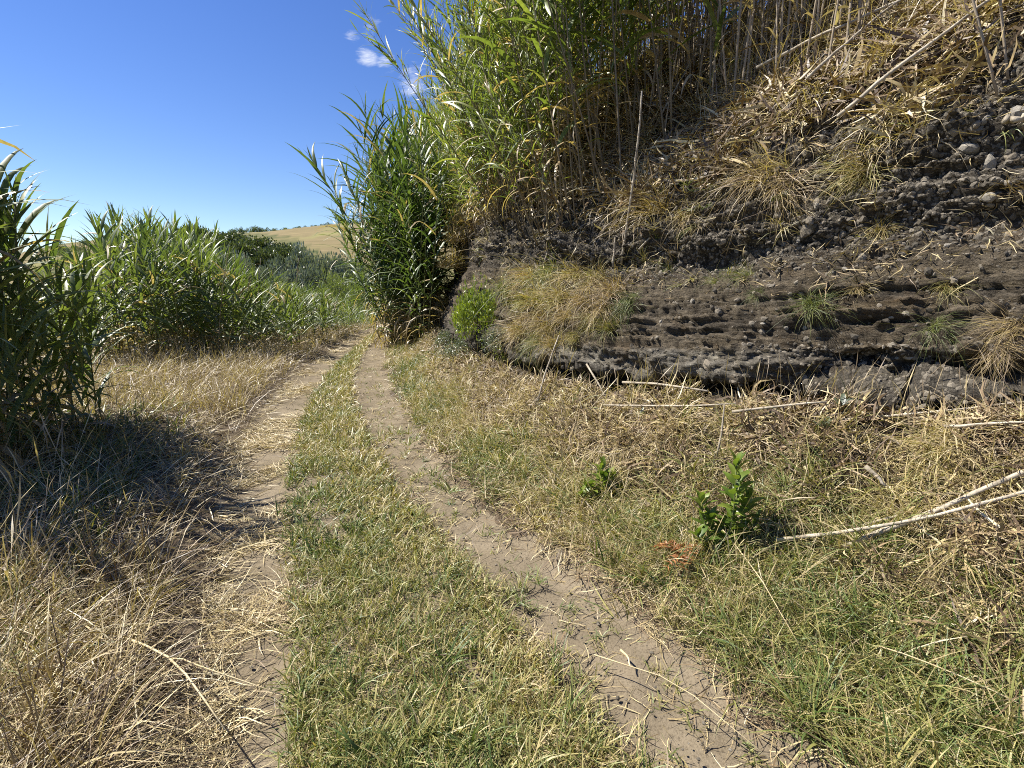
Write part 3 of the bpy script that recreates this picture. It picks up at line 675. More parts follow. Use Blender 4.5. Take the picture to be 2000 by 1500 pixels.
# reeds on top of the bank
def w_reed(s, r, o, n, c):
    return sstep(2.8, 4.4, s)*(1-sstep(18, 20, s))*sstep(1.25, 1.6, r)*(1-sstep(4.6, 5.2, r))*(1+1.6*(r < 2.4))*(1+.8*sstep(8, 10, s))
P, Nn, S_, R_, O_ = sample_bank(950, w_reed)
tx, ty = ref_frame(S_)[2:]; outw = np.stack([-ty, tx, 0*tx], 1)
D = outw*(RNG.normal(.10, .10, len(P))+.10*(R_ < 2.2))[:, None]+np.array([0, 0, 1.])+RNG.normal(0, .07, (len(P), 3))
h = RNG.uniform(3.1, 4.6, len(P))*np.interp(S_, [3.4, 5.4, 7, 9, 11, 14, 18], [.98, 1.02, .9, .72, .58, .5, .5])
for i in range(len(P)):
    px_ = 1000+1000*P[i, 0]/P[i, 1]-135
    if px_ < 930:
        d_ = pix_dir(px_, np.interp(px_, [600, 680, 730, 800, 850, 930], [430, 330, 280, 190, 60, -150])); rr_ = math.hypot(P[i, 0], P[i, 1])
        h[i] = np.clip((CAM_H+d_.z/math.hypot(d_.x, d_.y)*rr_-P[i, 2])*RNG.uniform(.72, 1.04), 1.2, 4.8)
P[:, 2] -= .08
near = np.argsort(np.linalg.norm(P-np.array([0, 0, 1.6]), axis=1)-.5*(R_ < 2.2))
for i in near[:90]:
    reed_thing('bank', P[i], h[i], D[i], RNG.uniform(0, 6.28), 'tall yellow-green giant reed in the thicket on top of the bank', 'reeds on top of the bank')
k = near[90:]; reed_mass('bank', P[k], h[k], D[k], 'reeds', 'dense yellow-green reed thicket filling the bank top')
# leaning front fringe low on the scar
P, Nn, S_, R_, O_ = sample_bank(34, lambda s, r, o, n, c: sstep(3.8, 4.2, s)*(1-sstep(7.6, 8.4, s))*sstep(1.0, 1.2, r)*(1-sstep(1.6, 1.8, r)))
tx, ty = ref_frame(S_)[2:]; outw = np.stack([-ty, tx, 0*tx], 1)
for i in range(len(P)):
    reed_thing('bank', P[i]-Nn[i]*.05, RNG.uniform(1.5, 3.4), outw[i]*RNG.uniform(.2, .6)+np.array([0, 0, 1.])+RNG.normal(0, .1, 3), RNG.uniform(0, 6.28), 'reed leaning out from the crumbling face below the bank-top thicket', 'reeds leaning from the bank face')
# dark clump reaching down to the track
pts = []
while len(pts) < 150:
    s = RNG.uniform(10.8, 16.5); o = RNG.uniform(.1, 2.2)
    if s < 11.6 and o < .8: continue
    x, y, tx, ty = ref_frame(s); 
    if 1000+1000*(x+o*ty)/(y-o*tx) > 858-15*(s < 12): continue
    pts.append((float(x+o*ty), float(y-o*tx), float(np.interp(o, [0, .6, 1.7, 2.6], [0, .05, .4, .8])), s, o))
pts = sorted(pts, key=lambda p: p[0]**2+p[1]**2)
def clump_h(x, y, z):
    d_ = pix_dir(1000+1000*x/y, np.interp(1000+1000*x/y, [735, 765, 800, 850, 885], [345, 300, 250, 180, 130]))
    return float(np.clip((CAM_H+d_.z/math.hypot(d_.x, d_.y)*math.hypot(x, y)-z)*RNG.uniform(.55, 1.0), 1.5, 5.6))
for i, (x, y, z, s, o) in enumerate(pts[:52]):
    ln = RNG.normal(.06, .10)+(.25 if RNG.random() < .15 else 0)
    reed_thing('clump', (x, y, z-.05), clump_h(x, y, z), (-ln, -.05*RNG.random(), 1), RNG.uniform(0, 6.28), 'dark green giant reed in the clump that overhangs the track', 'reeds of the dark clump by the track')
Pm = np.array([p[:3] for p in pts[52:]]); reed_mass('clump', Pm, np.array([clump_h(*p) for p in Pm]), np.array([0, 0, 1.])+RNG.normal(0, .07, (len(Pm), 3)), 'reeds', 'shaded back of the dark reed clump beside the track')
for (lean, hh, s_, o_) in ((-.50, 3.5, 12.2, .3), (-.40, 3.6, 12.6, .25), (-.34, 3.9, 13.0, .4), (-.28, 4.0, 12.0, .5)):
    x, y, tx, ty = ref_frame(s_)
    reed_thing('clump', (float(x+o_*ty), float(y-o_*tx), .1), hh, (lean, 0, 1), 1., 'reed of the dark clump bent far out over the track against the sky', 'reeds bent out over the track')

# reed bed on the left of the track
pts = []
while len(pts) < 820:
    y = RNG.uniform(8.4, 27); dl = RNG.uniform(.45, 7.5)
    front = max(.5, (11.0-y)*2.2+.6)+.3*float(pnoise(y*.8, 3.3))
    if dl < front or (y > 20 and dl > 5): continue
    x = float(xl_out(y))-dl
    H = np.interp(dl-.25*max(0, y-12), [.7, 1.5, 2.6, 4.0, 6, 8], [1.05, 1.35, 1.8, 2.45, 2.6, 2.4])*RNG.uniform(.72, 1.12)*(1+.22*float(pnoise(x*.5, y*.5, 6.)))
    px_ = 1000+1000*x/y; d_ = pix_dir(px_, np.interp(px_, [60, 150, 195, 215, 270, 400, 425, 470, 560, 640, 700], [565, 545, 500, 418, 440, 436, 500, 535, 562, 580, 600])+18*float(pnoise(px_*.02, y*.3))-(45 if RNG.random() < .025 else 0))
    cap = CAM_H+d_.z/math.hypot(d_.x, d_.y)*math.hypot(x, y)-float(ground_z(x, y))
    H = min(H*1.4, cap*RNG.uniform(.62, 1.02)) if cap > .5 else H
    pts.append((x, y, max(H, .6), dl-front))
pts.sort(key=lambda p: math.hypot(p[0], p[1])+1.0*p[3])
for i, (x, y, H, e) in enumerate(pts[:78]):
    kd = 'young' if H < 1.95 else 'tall'
    reed_thing(kd, (x, y, float(ground_z(x, y))-.03), H, (RNG.normal(.03, .1), RNG.normal(-.05, .1), 1), RNG.uniform(0, 6.28),
               'short leafy reed at the front of the reed bed left of the track' if kd == 'young' else 'tall green reed in the reed bed left of the track',
               'short reeds fronting the reed bed' if kd == 'young' else 'tall reeds of the reed bed')
for kd, f in (('young', lambda H: H < 1.95), ('tall', lambda H: H >= 1.95)):
    q = [p for p in pts[78:] if f(p[2])]
    Pm = np.array([(p[0], p[1], float(ground_z(p[0], p[1]))-.03) for p in q]); hh = np.array([p[2] for p in q])
    reed_mass(kd, Pm, hh, np.array([0, 0, 1.])+RNG.normal(0, .09, (len(q), 3)), 'reeds', 'short back rows of the reed bed' if kd == 'young' else 'tall back rows of the reed bed')

BED_DRY = []      # dead canes for the bed, set further down
for i in range(26):
    y = RNG.uniform(10.5, 16); dl = RNG.uniform(1.2, 5.5); x = float(xl_out(y))-dl
    BED_DRY.append(((x, y, float(ground_z(x, y))-.03), RNG.uniform(1.5, 2.7)))
# near clump at the left edge: every leaf a part
spots = [(25, 905, 2.4), (104, 880, 2.45), (118, 868, 2.1), (62, 890, 2.2), (192, 850, 1.6), (150, 858, 1.8), (12, 868, 2.1), (182, 836, 1.4), (78, 850, 2.2), (132, 905, 1.3), (40, 860, 2.5), (-40, 900, 2.6), (-90, 930, 2.8), (-60, 860, 2.5), (0, 940, 2.2), (60, 940, 1.6), (90, 915, 2.3), (160, 885, 1.45), (205, 872, 1.15), (50, 915, 2.5), (20, 885, 2.6),
         (30, 960, 1.2), (85, 950, 1.0), (120, 930, 1.15), (175, 905, .95), (5, 925, 1.5), (140, 870, 1.6), (70, 905, 1.5)]
LEAFN = 0
for i, (px, py, H) in enumerate(spots):
    d = pix_dir(px, py); t = -CAM_H/d.z; x, y = d.x*t, d.y*t
    st, lv, H0 = reed_parts(3000+i, 'tall' if H > 1.8 else 'young')
    o = empty('giant_reed', (x, y, float(ground_z(x, y))-.03), dir_euler((RNG.normal(.02, .05), RNG.normal(0, .04), 1), RNG.uniform(0, 6.28)), H/H0)
    so = add('stem', st.mesh('reed_stem_mesh', M['reed_stem']), o)
    for m in lv: add('leaf', m.mesh('reed_leaf_mesh', M['reed']), so)
    tag(o, 'tall broad-leaved giant reed rising against the sky in the clump at the left edge' if H > 2.2 else ('waist-high leafy reed in the clump at the left edge, below its tall stems' if H > 1.4 else 'low reed shoot at the foot of the clump at the left edge'), 'reed',
        'tall reeds of the left clump' if H > 2.2 else ('middle reeds of the left clump' if H > 1.4 else 'low shoots of the left clump'))
q = np.array([(x, y) for x, y in zip(RNG.uniform(-6.4, -3.7, 130), RNG.uniform(3.0, 5.4, 130)) if x/y < -1.15 and y > 3.1])   # the clump goes on beyond the picture and shades the verge
reed_mass('tall', np.stack([q[:, 0], q[:, 1], ground_z(q[:, 0], q[:, 1])-.03], 1), RNG.uniform(2.6, 3.3, len(q)), np.array([0, 0, 1.])+RNG.normal(0, .07, (len(q), 3)), 'reeds', 'shaded rest of the reed clump beyond the left edge')

# ------------------------------------------------------------------ dry standing canes on the upper slope
def cane_mesh(seed, H, leaves=True, r=.011):
    rng = np.random.default_rng(seed); mb = MB(); lf = MB()
    pts, a = stem_curve(rng, H, .05, 14)
    rr = np.linspace(r, r*.5, 14); tube(mb, pts, rr, 6)
    for k in range(1, int(H/.22)):      # node rings
        c = np.array([np.interp(k*.22, pts[:, 2], pts[:, i]) for i in range(3)]); rad = np.interp(k*.22/H, np.linspace(0, 1, 14), rr)*1.22
        tube(mb, [c-np.array([0, 0, .006]), c, c+np.array([0, 0, .006])], [rad*.85, rad, rad*.85], 6)
    for j in range(9 if leaves else 0):
        hh = H*rng.uniform(.15, .95); c = np.array([np.interp(hh, pts[:, 2], pts[:, i]) for i in range(3)])
        strip_leaf(lf, rng, c, rng.uniform(0, 6.28), rng.uniform(.2, .42), rng.uniform(.012, .024), rng.uniform(.5, 1.3), rng.uniform(.8, 2.0), 6, 0., wob=1.2)
    return mb.mesh('cane_mesh', M['cane_dark']), (lf.mesh('cane_leaves_mesh', M['dryleaf']) if leaves else None), H
CANES = [cane_mesh(50+i, 3.0) for i in range(6)]
def dry_cane(loc, h, D, label, group):
    c = random.choice(CANES); o = empty('dry_cane', loc, dir_euler(D, RNG.uniform(0, 6.28)), h/3.0)
    add('stem', c[0], o); add('dry_leaves', c[1], o); return tag(o, label, 'cane', group)
for loc_, h_ in BED_DRY:
    dry_cane(loc_, h_, np.array([0, 0, 1.])+RNG.normal(0, .12, 3), 'dead tawny cane standing among the green reeds of the reed bed', 'dead canes in the reed bed')
P, Nn, S_, R_, O_ = sample_bank(170, lambda s, r, o, n, c: sstep(.3, 1.2, s)*(1-sstep(4.6, 5.6, s))*sstep(2.3, 2.8, r)*(1-sstep(3.8, 4.4, r))*(.15+sstep(1.2, 2.0, s)))
for i in np.argsort(np.linalg.norm(P, axis=1)):
    dry_cane(P[i]-np.array([0, 0, .05]), RNG.uniform(2.0, 3.6), np.array([0, 0, 1.])+RNG.normal(0, .09, 3), 'dry bare grey cane standing among others on the upper slope', 'dry canes standing on the upper slope')
for (a, b, lab) in (((1947, 196), (1909, 0), 'thick bare cane leaning at the bank\'s upper corner, nearer the grass'), ((1975, 171), (1951, 0), 'thick bare cane at the bank\'s upper corner, nearer the picture edge')):
    p, n, t = hit(*a); q = CAMP+pix_dir(*b)*t*1.02; dv = (q-p).normalized()
    dry_cane(p, 2.2, np.array(dv), lab, None)
p, n, t = hit(1395, 222); p = p+n*.12
o = reed_thing('young', p, 1.4, (.02, 0, 1), .4, 'bright green young reed shoot among dry canes on the upper slope', None)

# ------------------------------------------------------------------ fallen canes and stalks
def fallen(name, a, b, r, mat, label, group=None, lift=.07, hang=0., cat='cane', free=False, knots=True, ext=1.0):
    p, n0, t0 = hit(*a); q, n1, t1 = hit(*b)
    if free: q = CAMP+pix_dir(*b)*t0
    q = p+(q-p)*ext
    rng = np.random.default_rng(int(a[0]*7+a[1])); mb = MB(); L = (q-p).length
    m = max(6, int(L/.12)); T = np.linspace(0, 1, m)
    A = np.array(p); B = np.array(q); pts = A+(B-A)*T[:, None]
    nn = np.array((n0+n1)*.5)
    if not free:        # rest on the humps between the ends
        need = 0
        for k in range(1, m-1):
            d = Vector(pts[k])-CAMP; tt = d.length; loc, nor, i, t = BVH.ray_cast(CAMP, d.normalized(), 60)
            if loc is not None and t < tt: need = max(need, tt-t)
        pts = pts-(pts-np.array(CAMP))/np.linalg.norm(pts-np.array(CAMP), axis=1)[:, None]*(need*.8)*np.sin(math.pi*T)[:, None]
    pts = pts+nn*lift
    pts[:, 2] -= hang*np.sin(math.pi*T); pts += rng.normal(0, r*.3, pts.shape)
    if knots: pts += np.cross(nn, (B-A)/L)*(rng.choice([-1, 1])*rng.uniform(.012, .03)*L*np.sin(math.pi*T*rng.uniform(.8, 1.4)))[:, None]
    if not knots: pts += nn*(rng.uniform(.1, .2)*L*np.sin(math.pi*T*rng.uniform(.7, 1.3)))[:, None]*.35+np.cross(nn, (B-A)/L)*(rng.normal(0, .06)*L*np.sin(math.pi*T)**2)[:, None]
    r *= 1.35 if knots else .8
    rr = np.linspace(r, r*.55, m)*(1+.06*rng.normal(size=m)); c = pts.mean(0); pts = pts-c
    tube(mb, pts, rr, 7)
    o = empty(name, c); sh = add('shaft', mb.mesh('shaft_mesh', M[mat]), o)
    if knots:
        kb = MB(); nk = max(1, int(L/.2))
        for k in range(1, nk+1):
            f = k/(nk+1)+rng.normal(0, .01); x = np.array([np.interp(f, T, pts[:, i]) for i in range(3)]); dx = (B-A)/(np.linalg.norm(B-A)+1e-9); rad = np.interp(f, T, rr)
            tube(kb, [x-dx*.008, x, x+dx*.008], [rad*.95, rad*1.25, rad*.95], 7)
        add('joints', kb.mesh('joint_mesh', M['cane_dark']), sh)['kind'] = 'stuff'
    return tag(o, label, cat, group)
F = fallen
F('fallen_cane', (1496, 171), (1881, 3), .012, 'cane', 'long pale cane slanting up across the top of the dry slope', lift=.22)
F('fallen_cane', (1590, 203), (1793, 25), .010, 'cane', 'thin grey cane crossing under the long slanting one', lift=.22)
F('fallen_cane', (1653, 276), (1965, 38), .011, 'cane', 'straight pale cane slanting down to the dark rubble edge', lift=.22)
F('fallen_cane', (1300, 255), (1468, 3), .008, 'cane', 'thin cane leaning across the upright dry canes', lift=.22)
F('fallen_cane', (1535, 1057), (1985, 965), .0075, 'cane', 'whitish knotted cane lying beside the glossy shrub', lift=.13, ext=1.4)
F('fallen_cane', (1665, 1082), (1985, 948), .0105, 'cane', 'thicker weathered cane crossing beneath the whitish knotted one', lift=.10, ext=1.4)
F('fallen_cane', (1560, 1085), (1760, 1020), .007, 'cane', 'thin split cane lying below the whitish knotted one')
F('fallen_cane', (1560, 832), (2060, 784), .0065, 'cane', 'long white cane lying level along the ledge', lift=.11)
F('fallen_cane', (1872, 864), (2050, 859), .006, 'cane', 'short white cane under the long level one', lift=.11)
F('fallen_cane', (1228, 774), (1396, 794), .008, 'cane', 'pale stick lying on the dry grass below the undercut', lift=.14)
F('fallen_cane', (1200, 812), (1460, 812), .006, 'cane', 'thin pale stalk lying level below the pale stick', lift=.14)
F('fallen_cane', (1440, 840), (1624, 824), .007, 'cane', 'thin pale stalk lying below the ledge near the broad-leaved weed', lift=.14)
F('fallen_cane', (1221, 521), (1260, 189), .010, 'cane', 'long thin white cane standing upright against the bank', free=True)
F('fallen_cane', (1210, 515), (1267, 442), .009, 'cane', 'short pale cane slanting beside the upright white one', free=True)
F('fallen_cane', (1204, 514), (1207, 457), .011, 'cane', 'short pale upright cane stub beside the upright white one', free=True)
F('fallen_cane', (1066, 520), (1084, 451), .008, 'cane', 'short cane hanging down the crumbling face under the reeds', free=True)
F('fallen_cane', (1270, 345), (1395, 357), .013, 'cane', 'curved white branch sagging across the dry grass', hang=.05, lift=.14)
F('fallen_cane', (1054, 793), (1093, 664), .008, 'cane', 'pale stalk leaning over the dirt below the drooping tussocks', free=True)
F('fallen_cane', (1404, 908), (1420, 804), .006, 'cane', 'thin white stalk leaning on the dry slope below the undercut', free=True)
F('fallen_cane', (1150, 712), (1195, 790), .007, 'cane', 'bent pale stalk in front of the dark hollow')
F('fallen_cane', (1690, 930), (1730, 968), .009, 'cane', 'short pale stick above the whitish knotted cane', lift=.14)
F('fallen_cane', (1255, 480), (1330, 395), .008, 'cane', 'grey cane leaning over the dark hollow beside the reeds', free=True)
F('fallen_cane', (1960, 232), (1999, 226), .03, 'cane', 'thick pale root end sticking out above the dark rubble', knots=False)
F('dry_stalk', (262, 1315), (450, 1500), .006, 'straw', 'thick straw-coloured stalk lying at the lower left', cat='stalk', knots=False, lift=.16)
F('dry_stalk', (175, 1287), (262, 1350), .005, 'straw', 'short straw stalk touching the thick one at the lower left', cat='stalk', knots=False, lift=.17)
F('dry_stalk', (325, 1325), (555, 1392), .004, 'straw', 'long thin stalk reaching over the left wheel rut', cat='stalk', knots=False, lift=.10)
F('dry_stalk', (1160, 1290), (1500, 1497), .0035, 'straw', 'long thin straw lying along the right wheel rut', cat='stalk', knots=False, lift=.03)
F('dry_stalk', (1320, 1145), (1220, 1215), .003, 'straw', 'short straw lying by the rusty dead fern', cat='stalk', knots=False, lift=.06)
F('dry_stalk', (1415, 1060), (1565, 1290), .004, 'straw', 'long pale grass stalk slanting below the glossy shrub', cat='stalk', knots=False, lift=.15)
F('dry_stalk', (1710, 1320), (2000, 1455), .004, 'straw', 'pale stalk slanting across the lush grass in the lower corner', cat='stalk', knots=False, lift=.15)
F('dry_stalk', (330, 930), (410, 985), .005, 'straw', 'short pale stalk on the shaded verge', cat='stalk', knots=False, lift=.08)
F('dry_stalk', (1212, 1275), (1232, 1308), .007, 'straw', 'short chip of pale cane on the right wheel rut', cat='stalk', knots=False, lift=.015)

# ------------------------------------------------------------------ grass tussocks hanging on the bank
TUS = []
for i in range(5):
    mb = MB(); r = np.random.default_rng(70+i)
    blades(mb, r, 130, .10, (.20, .62), (.003, .007), (.1, 1.25), (.6, 2.4), seg=6, wob=.5, az=(0, 1.0))
    blades(mb, r, 50, .12, (.3, .75), (.003, .006), (.6, 1.5), (.8, 2.0), seg=6, wob=.5, az=(0, .6))
    blades(mb, r, 60, .10, (.15, .35), (.0025, .005), (.1, .9), (.3, 1.5), seg=5, wob=.3)
    TUS.append(mb.mesh('tussock_mesh', M['tussock']))
def tussock(px, py, size, label, group=None, lean=.5, mat=None, cat='grass tuft', tint=None):
    p, n, t = hit(px, py)
    D = n*lean+Vector((0, 0, 1))*(1-lean)
    o = add('grass_tussock', random.choice(TUS)); o.location = p-n*.03; o.rotation_euler = dir_euler(D, RNG.normal(0, .4)); o.scale = (size,)*3
    if tint is None: tint = .12 if 'green tu' in label or 'yellow-green' in label else (.85 if 'pale' in label else (.72 if ('tawny' in label or 'brown' in label or 'dry' in label) else .5))
    o.color = (tint+RNG.normal(0, .05), 0, 0, 1)
    return tag(o, label, cat, group)
G = 'straw-green tussock in the thick drooping mass under the reeds'; GG = 'drooping tussocks under the reeds'
for (px, py, sz) in ((1035, 545, 1.1), (1075, 535, 1.2), (1120, 540, 1.2), (1165, 545, 1.2), (1200, 570, 1.0), (1050, 590, 1.2), (1095, 585, 1.2), (1140, 590, 1.3), (1180, 600, 1.1), (1030, 630, 1.1), (1075, 640, 1.0), (1110, 620, 1.0), (1160, 625, 1.0), (1045, 665, 1.0), (1020, 590, .9), (1015, 650, 1.1), (1085, 672, .9), (1125, 660, .9), (1060, 620, 1.2), (1190, 640, .8)):
    tussock(px, py, sz*RNG.uniform(.6, 1.1), G, GG, tint=RNG.uniform(.2, .95), lean=RNG.uniform(.35, .75))
for px, py, sz, lab in ((905, 432, 2.0, 'brown tussock hanging at the top of the slumped face'), (890, 470, 2.2, 'brown tussock just below the topmost one on the slumped face'), (875, 520, 2.3, 'tawny tussock bulging at the left of the slumped face'), (880, 560, 1.8, 'green-topped tussock left of the bright green bush'), (872, 600, 2.0, 'hanging brown tussock left of the bright green bush'), (985, 565, 1.1, 'small yellow-green tuft right above the bright green bush'),
                        (1232, 590, .8, 'bright yellow-green tuft at the edge of the drooping tussocks'), (1290, 410, 1.1, 'tawny tussock hanging beside the upright white cane'), (1340, 425, .9, 'tawny tussock hanging over the dark granular layer'), (1490, 345, 1.3, 'pale grey tussock in the middle of the dry slope'), (1530, 370, 1.1, 'pale tussock beside the pale grey one on the dry slope'), (1585, 595, .7, 'yellow-green tuft alone in the middle of the layered face'), (1828, 640, .55, 'small green tuft near the right end of the layered face'),
                        (1478, 575, .35, 'tiny green tuft left of the middle tuft on the face'), (1400, 550, .5, 'low green tuft on the soft layer of the face'), (1460, 540, .55, 'straw-green tuft on the soft layer of the face'), (1310, 525, .45, 'small green tuft high on the layered face near the canes'), (1680, 570, .5, 'dry tuft right of the middle tuft on the face'), (1850, 560, .45, 'thin yellow tuft high at the right of the face'), (1690, 340, .9, 'straw tussock at the upper edge of the dark rubble'), (1720, 450, .5, 'thin straw tuft hanging on the dark rubble'),
                        (1950, 690, .55, 'pale dry tussock hanging over the dark hole at the right'), (1985, 640, .6, 'dry tussock at the right edge above the dark hole'), (1320, 850, .9, 'tall tawny tussock on the slope below the undercut'), (1830, 870, .8, 'straw tussock on the slope under the long white cane'), (1450, 860, .6, 'dry tussock on the slope left of the broad-leaved weed'), (1540, 905, .7, 'dry tussock above the glossy shrub'), (1620, 850, .5, 'low green tuft by the broad-leaved weed')):
    tussock(px, py, sz*(.8 if px > 1200 else 1), lab)

# ------------------------------------------------------------------ shrubs, herbs, fern
def leaf_quads(mb, rng, C, Dv, L, W, br, seg=2):
    """broad leaves at points C pointing along Dv"""
    for c, d in zip(C, Dv):
        d = d/np.linalg.norm(d); s = np.cross(d, rng.normal(size=3)); s /= np.linalg.norm(s); n = np.cross(d, s)
        l = L*rng.uniform(.7, 1.2); w = W*rng.uniform(.7, 1.2)
        V = [c, c+d*l*.45-s*w*.5+n*l*.05, c+d*l*.5+n*l*-.02, c+d*l*.45+s*w*.5+n*l*.05, c+d*l-n*l*.08]
        mb.add(V, [(0, 1, 2), (0, 2, 3), (1, 4, 2), (2, 4, 3)], br=np.clip(br+rng.normal(0, .22), 0, 1))
def leafy_crown(seed, n, L, W, clumps, flat=.8, up=.4, inner=.35):
    """unit crown (radius about 1, base near z=0) of small leaves gathered in uneven clumps"""
    rng = np.random.default_rng(seed); mb = MB()
    cs = []
    for i in range(clumps):
        d = rng.normal(size=3); d /= np.linalg.norm(d); d[2] = abs(d[2])*1.2-.45
        cs.append((d*rng.uniform(.35, .82)*np.array([1, 1, flat])+np.array([0, 0, .5*flat]), rng.uniform(.22, .42), rng.uniform(.3, .7)))
    for i in range(n):
        c, r, b = cs[rng.integers(clumps)]
        d = rng.normal(size=3); d /= np.linalg.norm(d)
        p = c+d*r*rng.uniform(inner, 1.05)*np.array([1, 1, .8])
        leaf_quads(mb, rng, [p], [d+np.array([0, 0, up])+rng.normal(0, .5, 3)], L, W, b)
    V = np.concatenate(mb.v); z0, z1 = np.percentile(V[:, 2], [.5, 99.7]); rx = np.percentile(np.hypot(V[:, 0], V[:, 1]), 98)
    mb.v = [np.stack([V[:, 0]/rx, V[:, 1]/rx, (V[:, 2]-z0)/(z1-z0)], 1)]
    return mb
def trunk_mesh(seed, h=.75, r=.06, limbs=5):
    rng = np.random.default_rng(seed); mb = MB()
    t = np.linspace(0, 1, 7); tube(mb, np.stack([.05*np.sin(t*3), .04*np.cos(t*4)-.04, t*h], 1), np.linspace(r, r*.45, 7), 7)
    for i in range(limbs):
        a = rng.uniform(0, 6.28); z0 = h*rng.uniform(.3, .8); e = np.array([math.cos(a)*.55, math.sin(a)*.55, z0+rng.uniform(.2, .45)])
        s0 = np.array([0, 0, z0]); tube(mb, [s0+(e-s0)*f+np.array([0, 0, .06*math.sin(f*3.1)]) for f in np.linspace(0, 1, 5)], np.linspace(r*.5, r*.12, 5), 5)
    return mb
TREES = {}
for key, mat, n, L, W, cl, fl in (('dark', 'tree_dark', 3000, .12, .075, 26, .95), ('grey', 'tree_grey', 3600, .10, .065, 28, .8), ('willow', 'willow', 4200, .085, .016, 34, .8), ('hedge', 'hedge', 700, .13, .07, 12, .9)):
    TREES[key] = [(leafy_crown(200+7*i+len(TREES)*50, n, L, W, cl, fl).mesh('crown_mesh', M[mat]), trunk_mesh(300+i).mesh('trunk_mesh', M['bark'])) for i in range(3)]
def tree(name, key, x, y, z, rx, h, label, cat, group=None):
    o = empty(name, (x, y, z), (0, 0, RNG.uniform(0, 6.28))); o.scale = (rx, rx*RNG.uniform(.9, 1.1), h)
    c, t = random.choice(TREES[key]); add('crown', c, o); add('trunk', t, o); return tag(o, label, cat, group)
def tree_px(name, key, px, top, r, wpx, label, cat, group=None):
    d = pix_dir(px, top); f = r/math.hypot(d.x, d.y); x, y, zt = d.x*f, d.y*f, CAM_H+d.z*f
    z = float(ground_z(x, y)); z = min(z, zt-1.2); tree(name, key, x, y, z-.1, .5*wpx/1000*r*.95, (zt-z)+.1, label, cat, group)
for px, top, r, w in ((372, 450, 150, 60), (450, 462, 140, 60), (500, 470, 130, 60), (545, 484, 122, 54), (388, 452, 150, 40), (412, 455, 150, 44), (436, 462, 145, 40), (462, 466, 140, 42), (488, 470, 135, 44), (512, 474, 132, 40), (536, 482, 128, 40), (556, 488, 124, 32), (355, 462, 150, 44), (325, 470, 150, 44), (425, 474, 118, 44), (470, 480, 115, 50), (515, 486, 112, 44), (290, 474, 150, 44), (400, 480, 115, 44)):
    tree_px('evergreen_tree', 'dark', px, top-7, r, w*1.5, 'dark evergreen tree in the wood at the foot of the mown hillside', 'tree', 'dark evergreen trees on the hillside')
for px, top, r, w in ((420, 500, 92, 56), (440, 498, 88, 56), (476, 508, 84, 56), (520, 520, 80, 50), (548, 512, 84, 44), (586, 486, 92, 64), (612, 502, 86, 56), (556, 536, 74, 52), (636, 506, 84, 54), (664, 502, 88, 44), (600, 530, 74, 50), (690, 512, 84, 44)):
    tree_px('round_bush', 'grey', px, top-8, r, w*1.35, 'rounded grey-green bush in the cluster below the mown hillside', 'bush', 'grey-green bushes below the hillside')
for i, px in enumerate(np.linspace(452, 715, 34)):
    tree_px('hedge_shrub', 'hedge', px+RNG.normal(0, 3), -4+ np.interp(px, [452, 480, 560, 640, 715], [452, 446, 449, 440, 431])+RNG.normal(0, 1.5), 236, RNG.uniform(13, 20), 'small shrub in the hedge line on the hill crest', 'shrub', 'hedge shrubs on the hill crest')
for i, px in enumerate(np.linspace(120, 330, 30)):
    tree_px('hedge_shrub', 'hedge', px+RNG.normal(0, 2), np.interp(px, [120, 180, 240, 330], [486, 479, 474, 466])+RNG.normal(0, 1.5), 232, RNG.uniform(11, 18), 'light green shrub on the far crest above the terraces', 'shrub', 'shrubs on the far terraced crest')
for i in range(34):
    px = RNG.uniform(90, 330); r = RNG.uniform(120, 210); x = (px-1000)/1000*r*.78; y = r*.78
    tree('terrace_shrub', 'hedge', x, y, float(ground_z(x, y))-.1, RNG.uniform(.9, 1.9), RNG.uniform(1.2, 2.6), 'small shrub dotted over the far terraced slope', 'shrub', 'shrubs on the terraced slope')
for px, top, r, w, lab in ((655, 528, 27, 120, 'feathery light green bush at the bend, its left part'), (715, 512, 25, 110, 'feathery light green bush at the bend beside the dark reed clump'), (615, 560, 30, 80, 'low light green bush at the bend behind the short reeds'), (770, 540, 26, 90, 'light green bush hidden behind the dark reed clump at the bend')):
    tree_px('feathery_bush', 'willow', px, top, r, w, lab, 'bush', 'light green bushes at the bend')

def bank_bush(px, py, rx, h, seed, mat, n, L, W, label, name, cat='bush', clumps=22, up=.4):
    p, nr, t = hit(px, py); o = empty(name, p-nr*rx*.25, (0, 0, RNG.uniform(0, 6.28)))
    o.scale = (rx, rx, h)
    add('foliage', leafy_crown(seed, n, L, W, clumps, .8, up).mesh('bush_leaves_mesh', M[mat]), o); add('stems', trunk_mesh(seed, .6, .04, 7).mesh('bush_stems_mesh', M['bark']), o)
    return tag(o, label, cat)
bank_bush(928, 672, .42, .95, 61, 'bush', 3400, .085, .045, 'bright yellow-green bush growing at the foot of the slumped face', 'bright_bush', clumps=30)
bank_bush(905, 655, .30, .55, 66, 'bush', 1800, .10, .05, 'lower part-shaded bright green bush left of the taller one', 'bright_bush', clumps=18)
bank_bush(992, 706, .22, .42, 62, 'bush', 1200, .11, .06, 'small bright green bush at the left end of the undercut', 'bright_bush', clumps=14)
for i, (px, py, rx) in enumerate(((900, 690, .42), (945, 692, .40), (880, 672, .32), (975, 690, .26))):
    bank_bush(px, py, rx, .34, 63+i, 'blueherb', 1700, .10, .035, ('low grey-green herb patch below the bright bush, on its left side', 'low grey-green herb patch directly below the bright bush', 'grey-green herb patch next to the dark reed clump', 'grey-green herb patch beside the small bright bush')[i], 'grey_herb', 'herb', clumps=26)

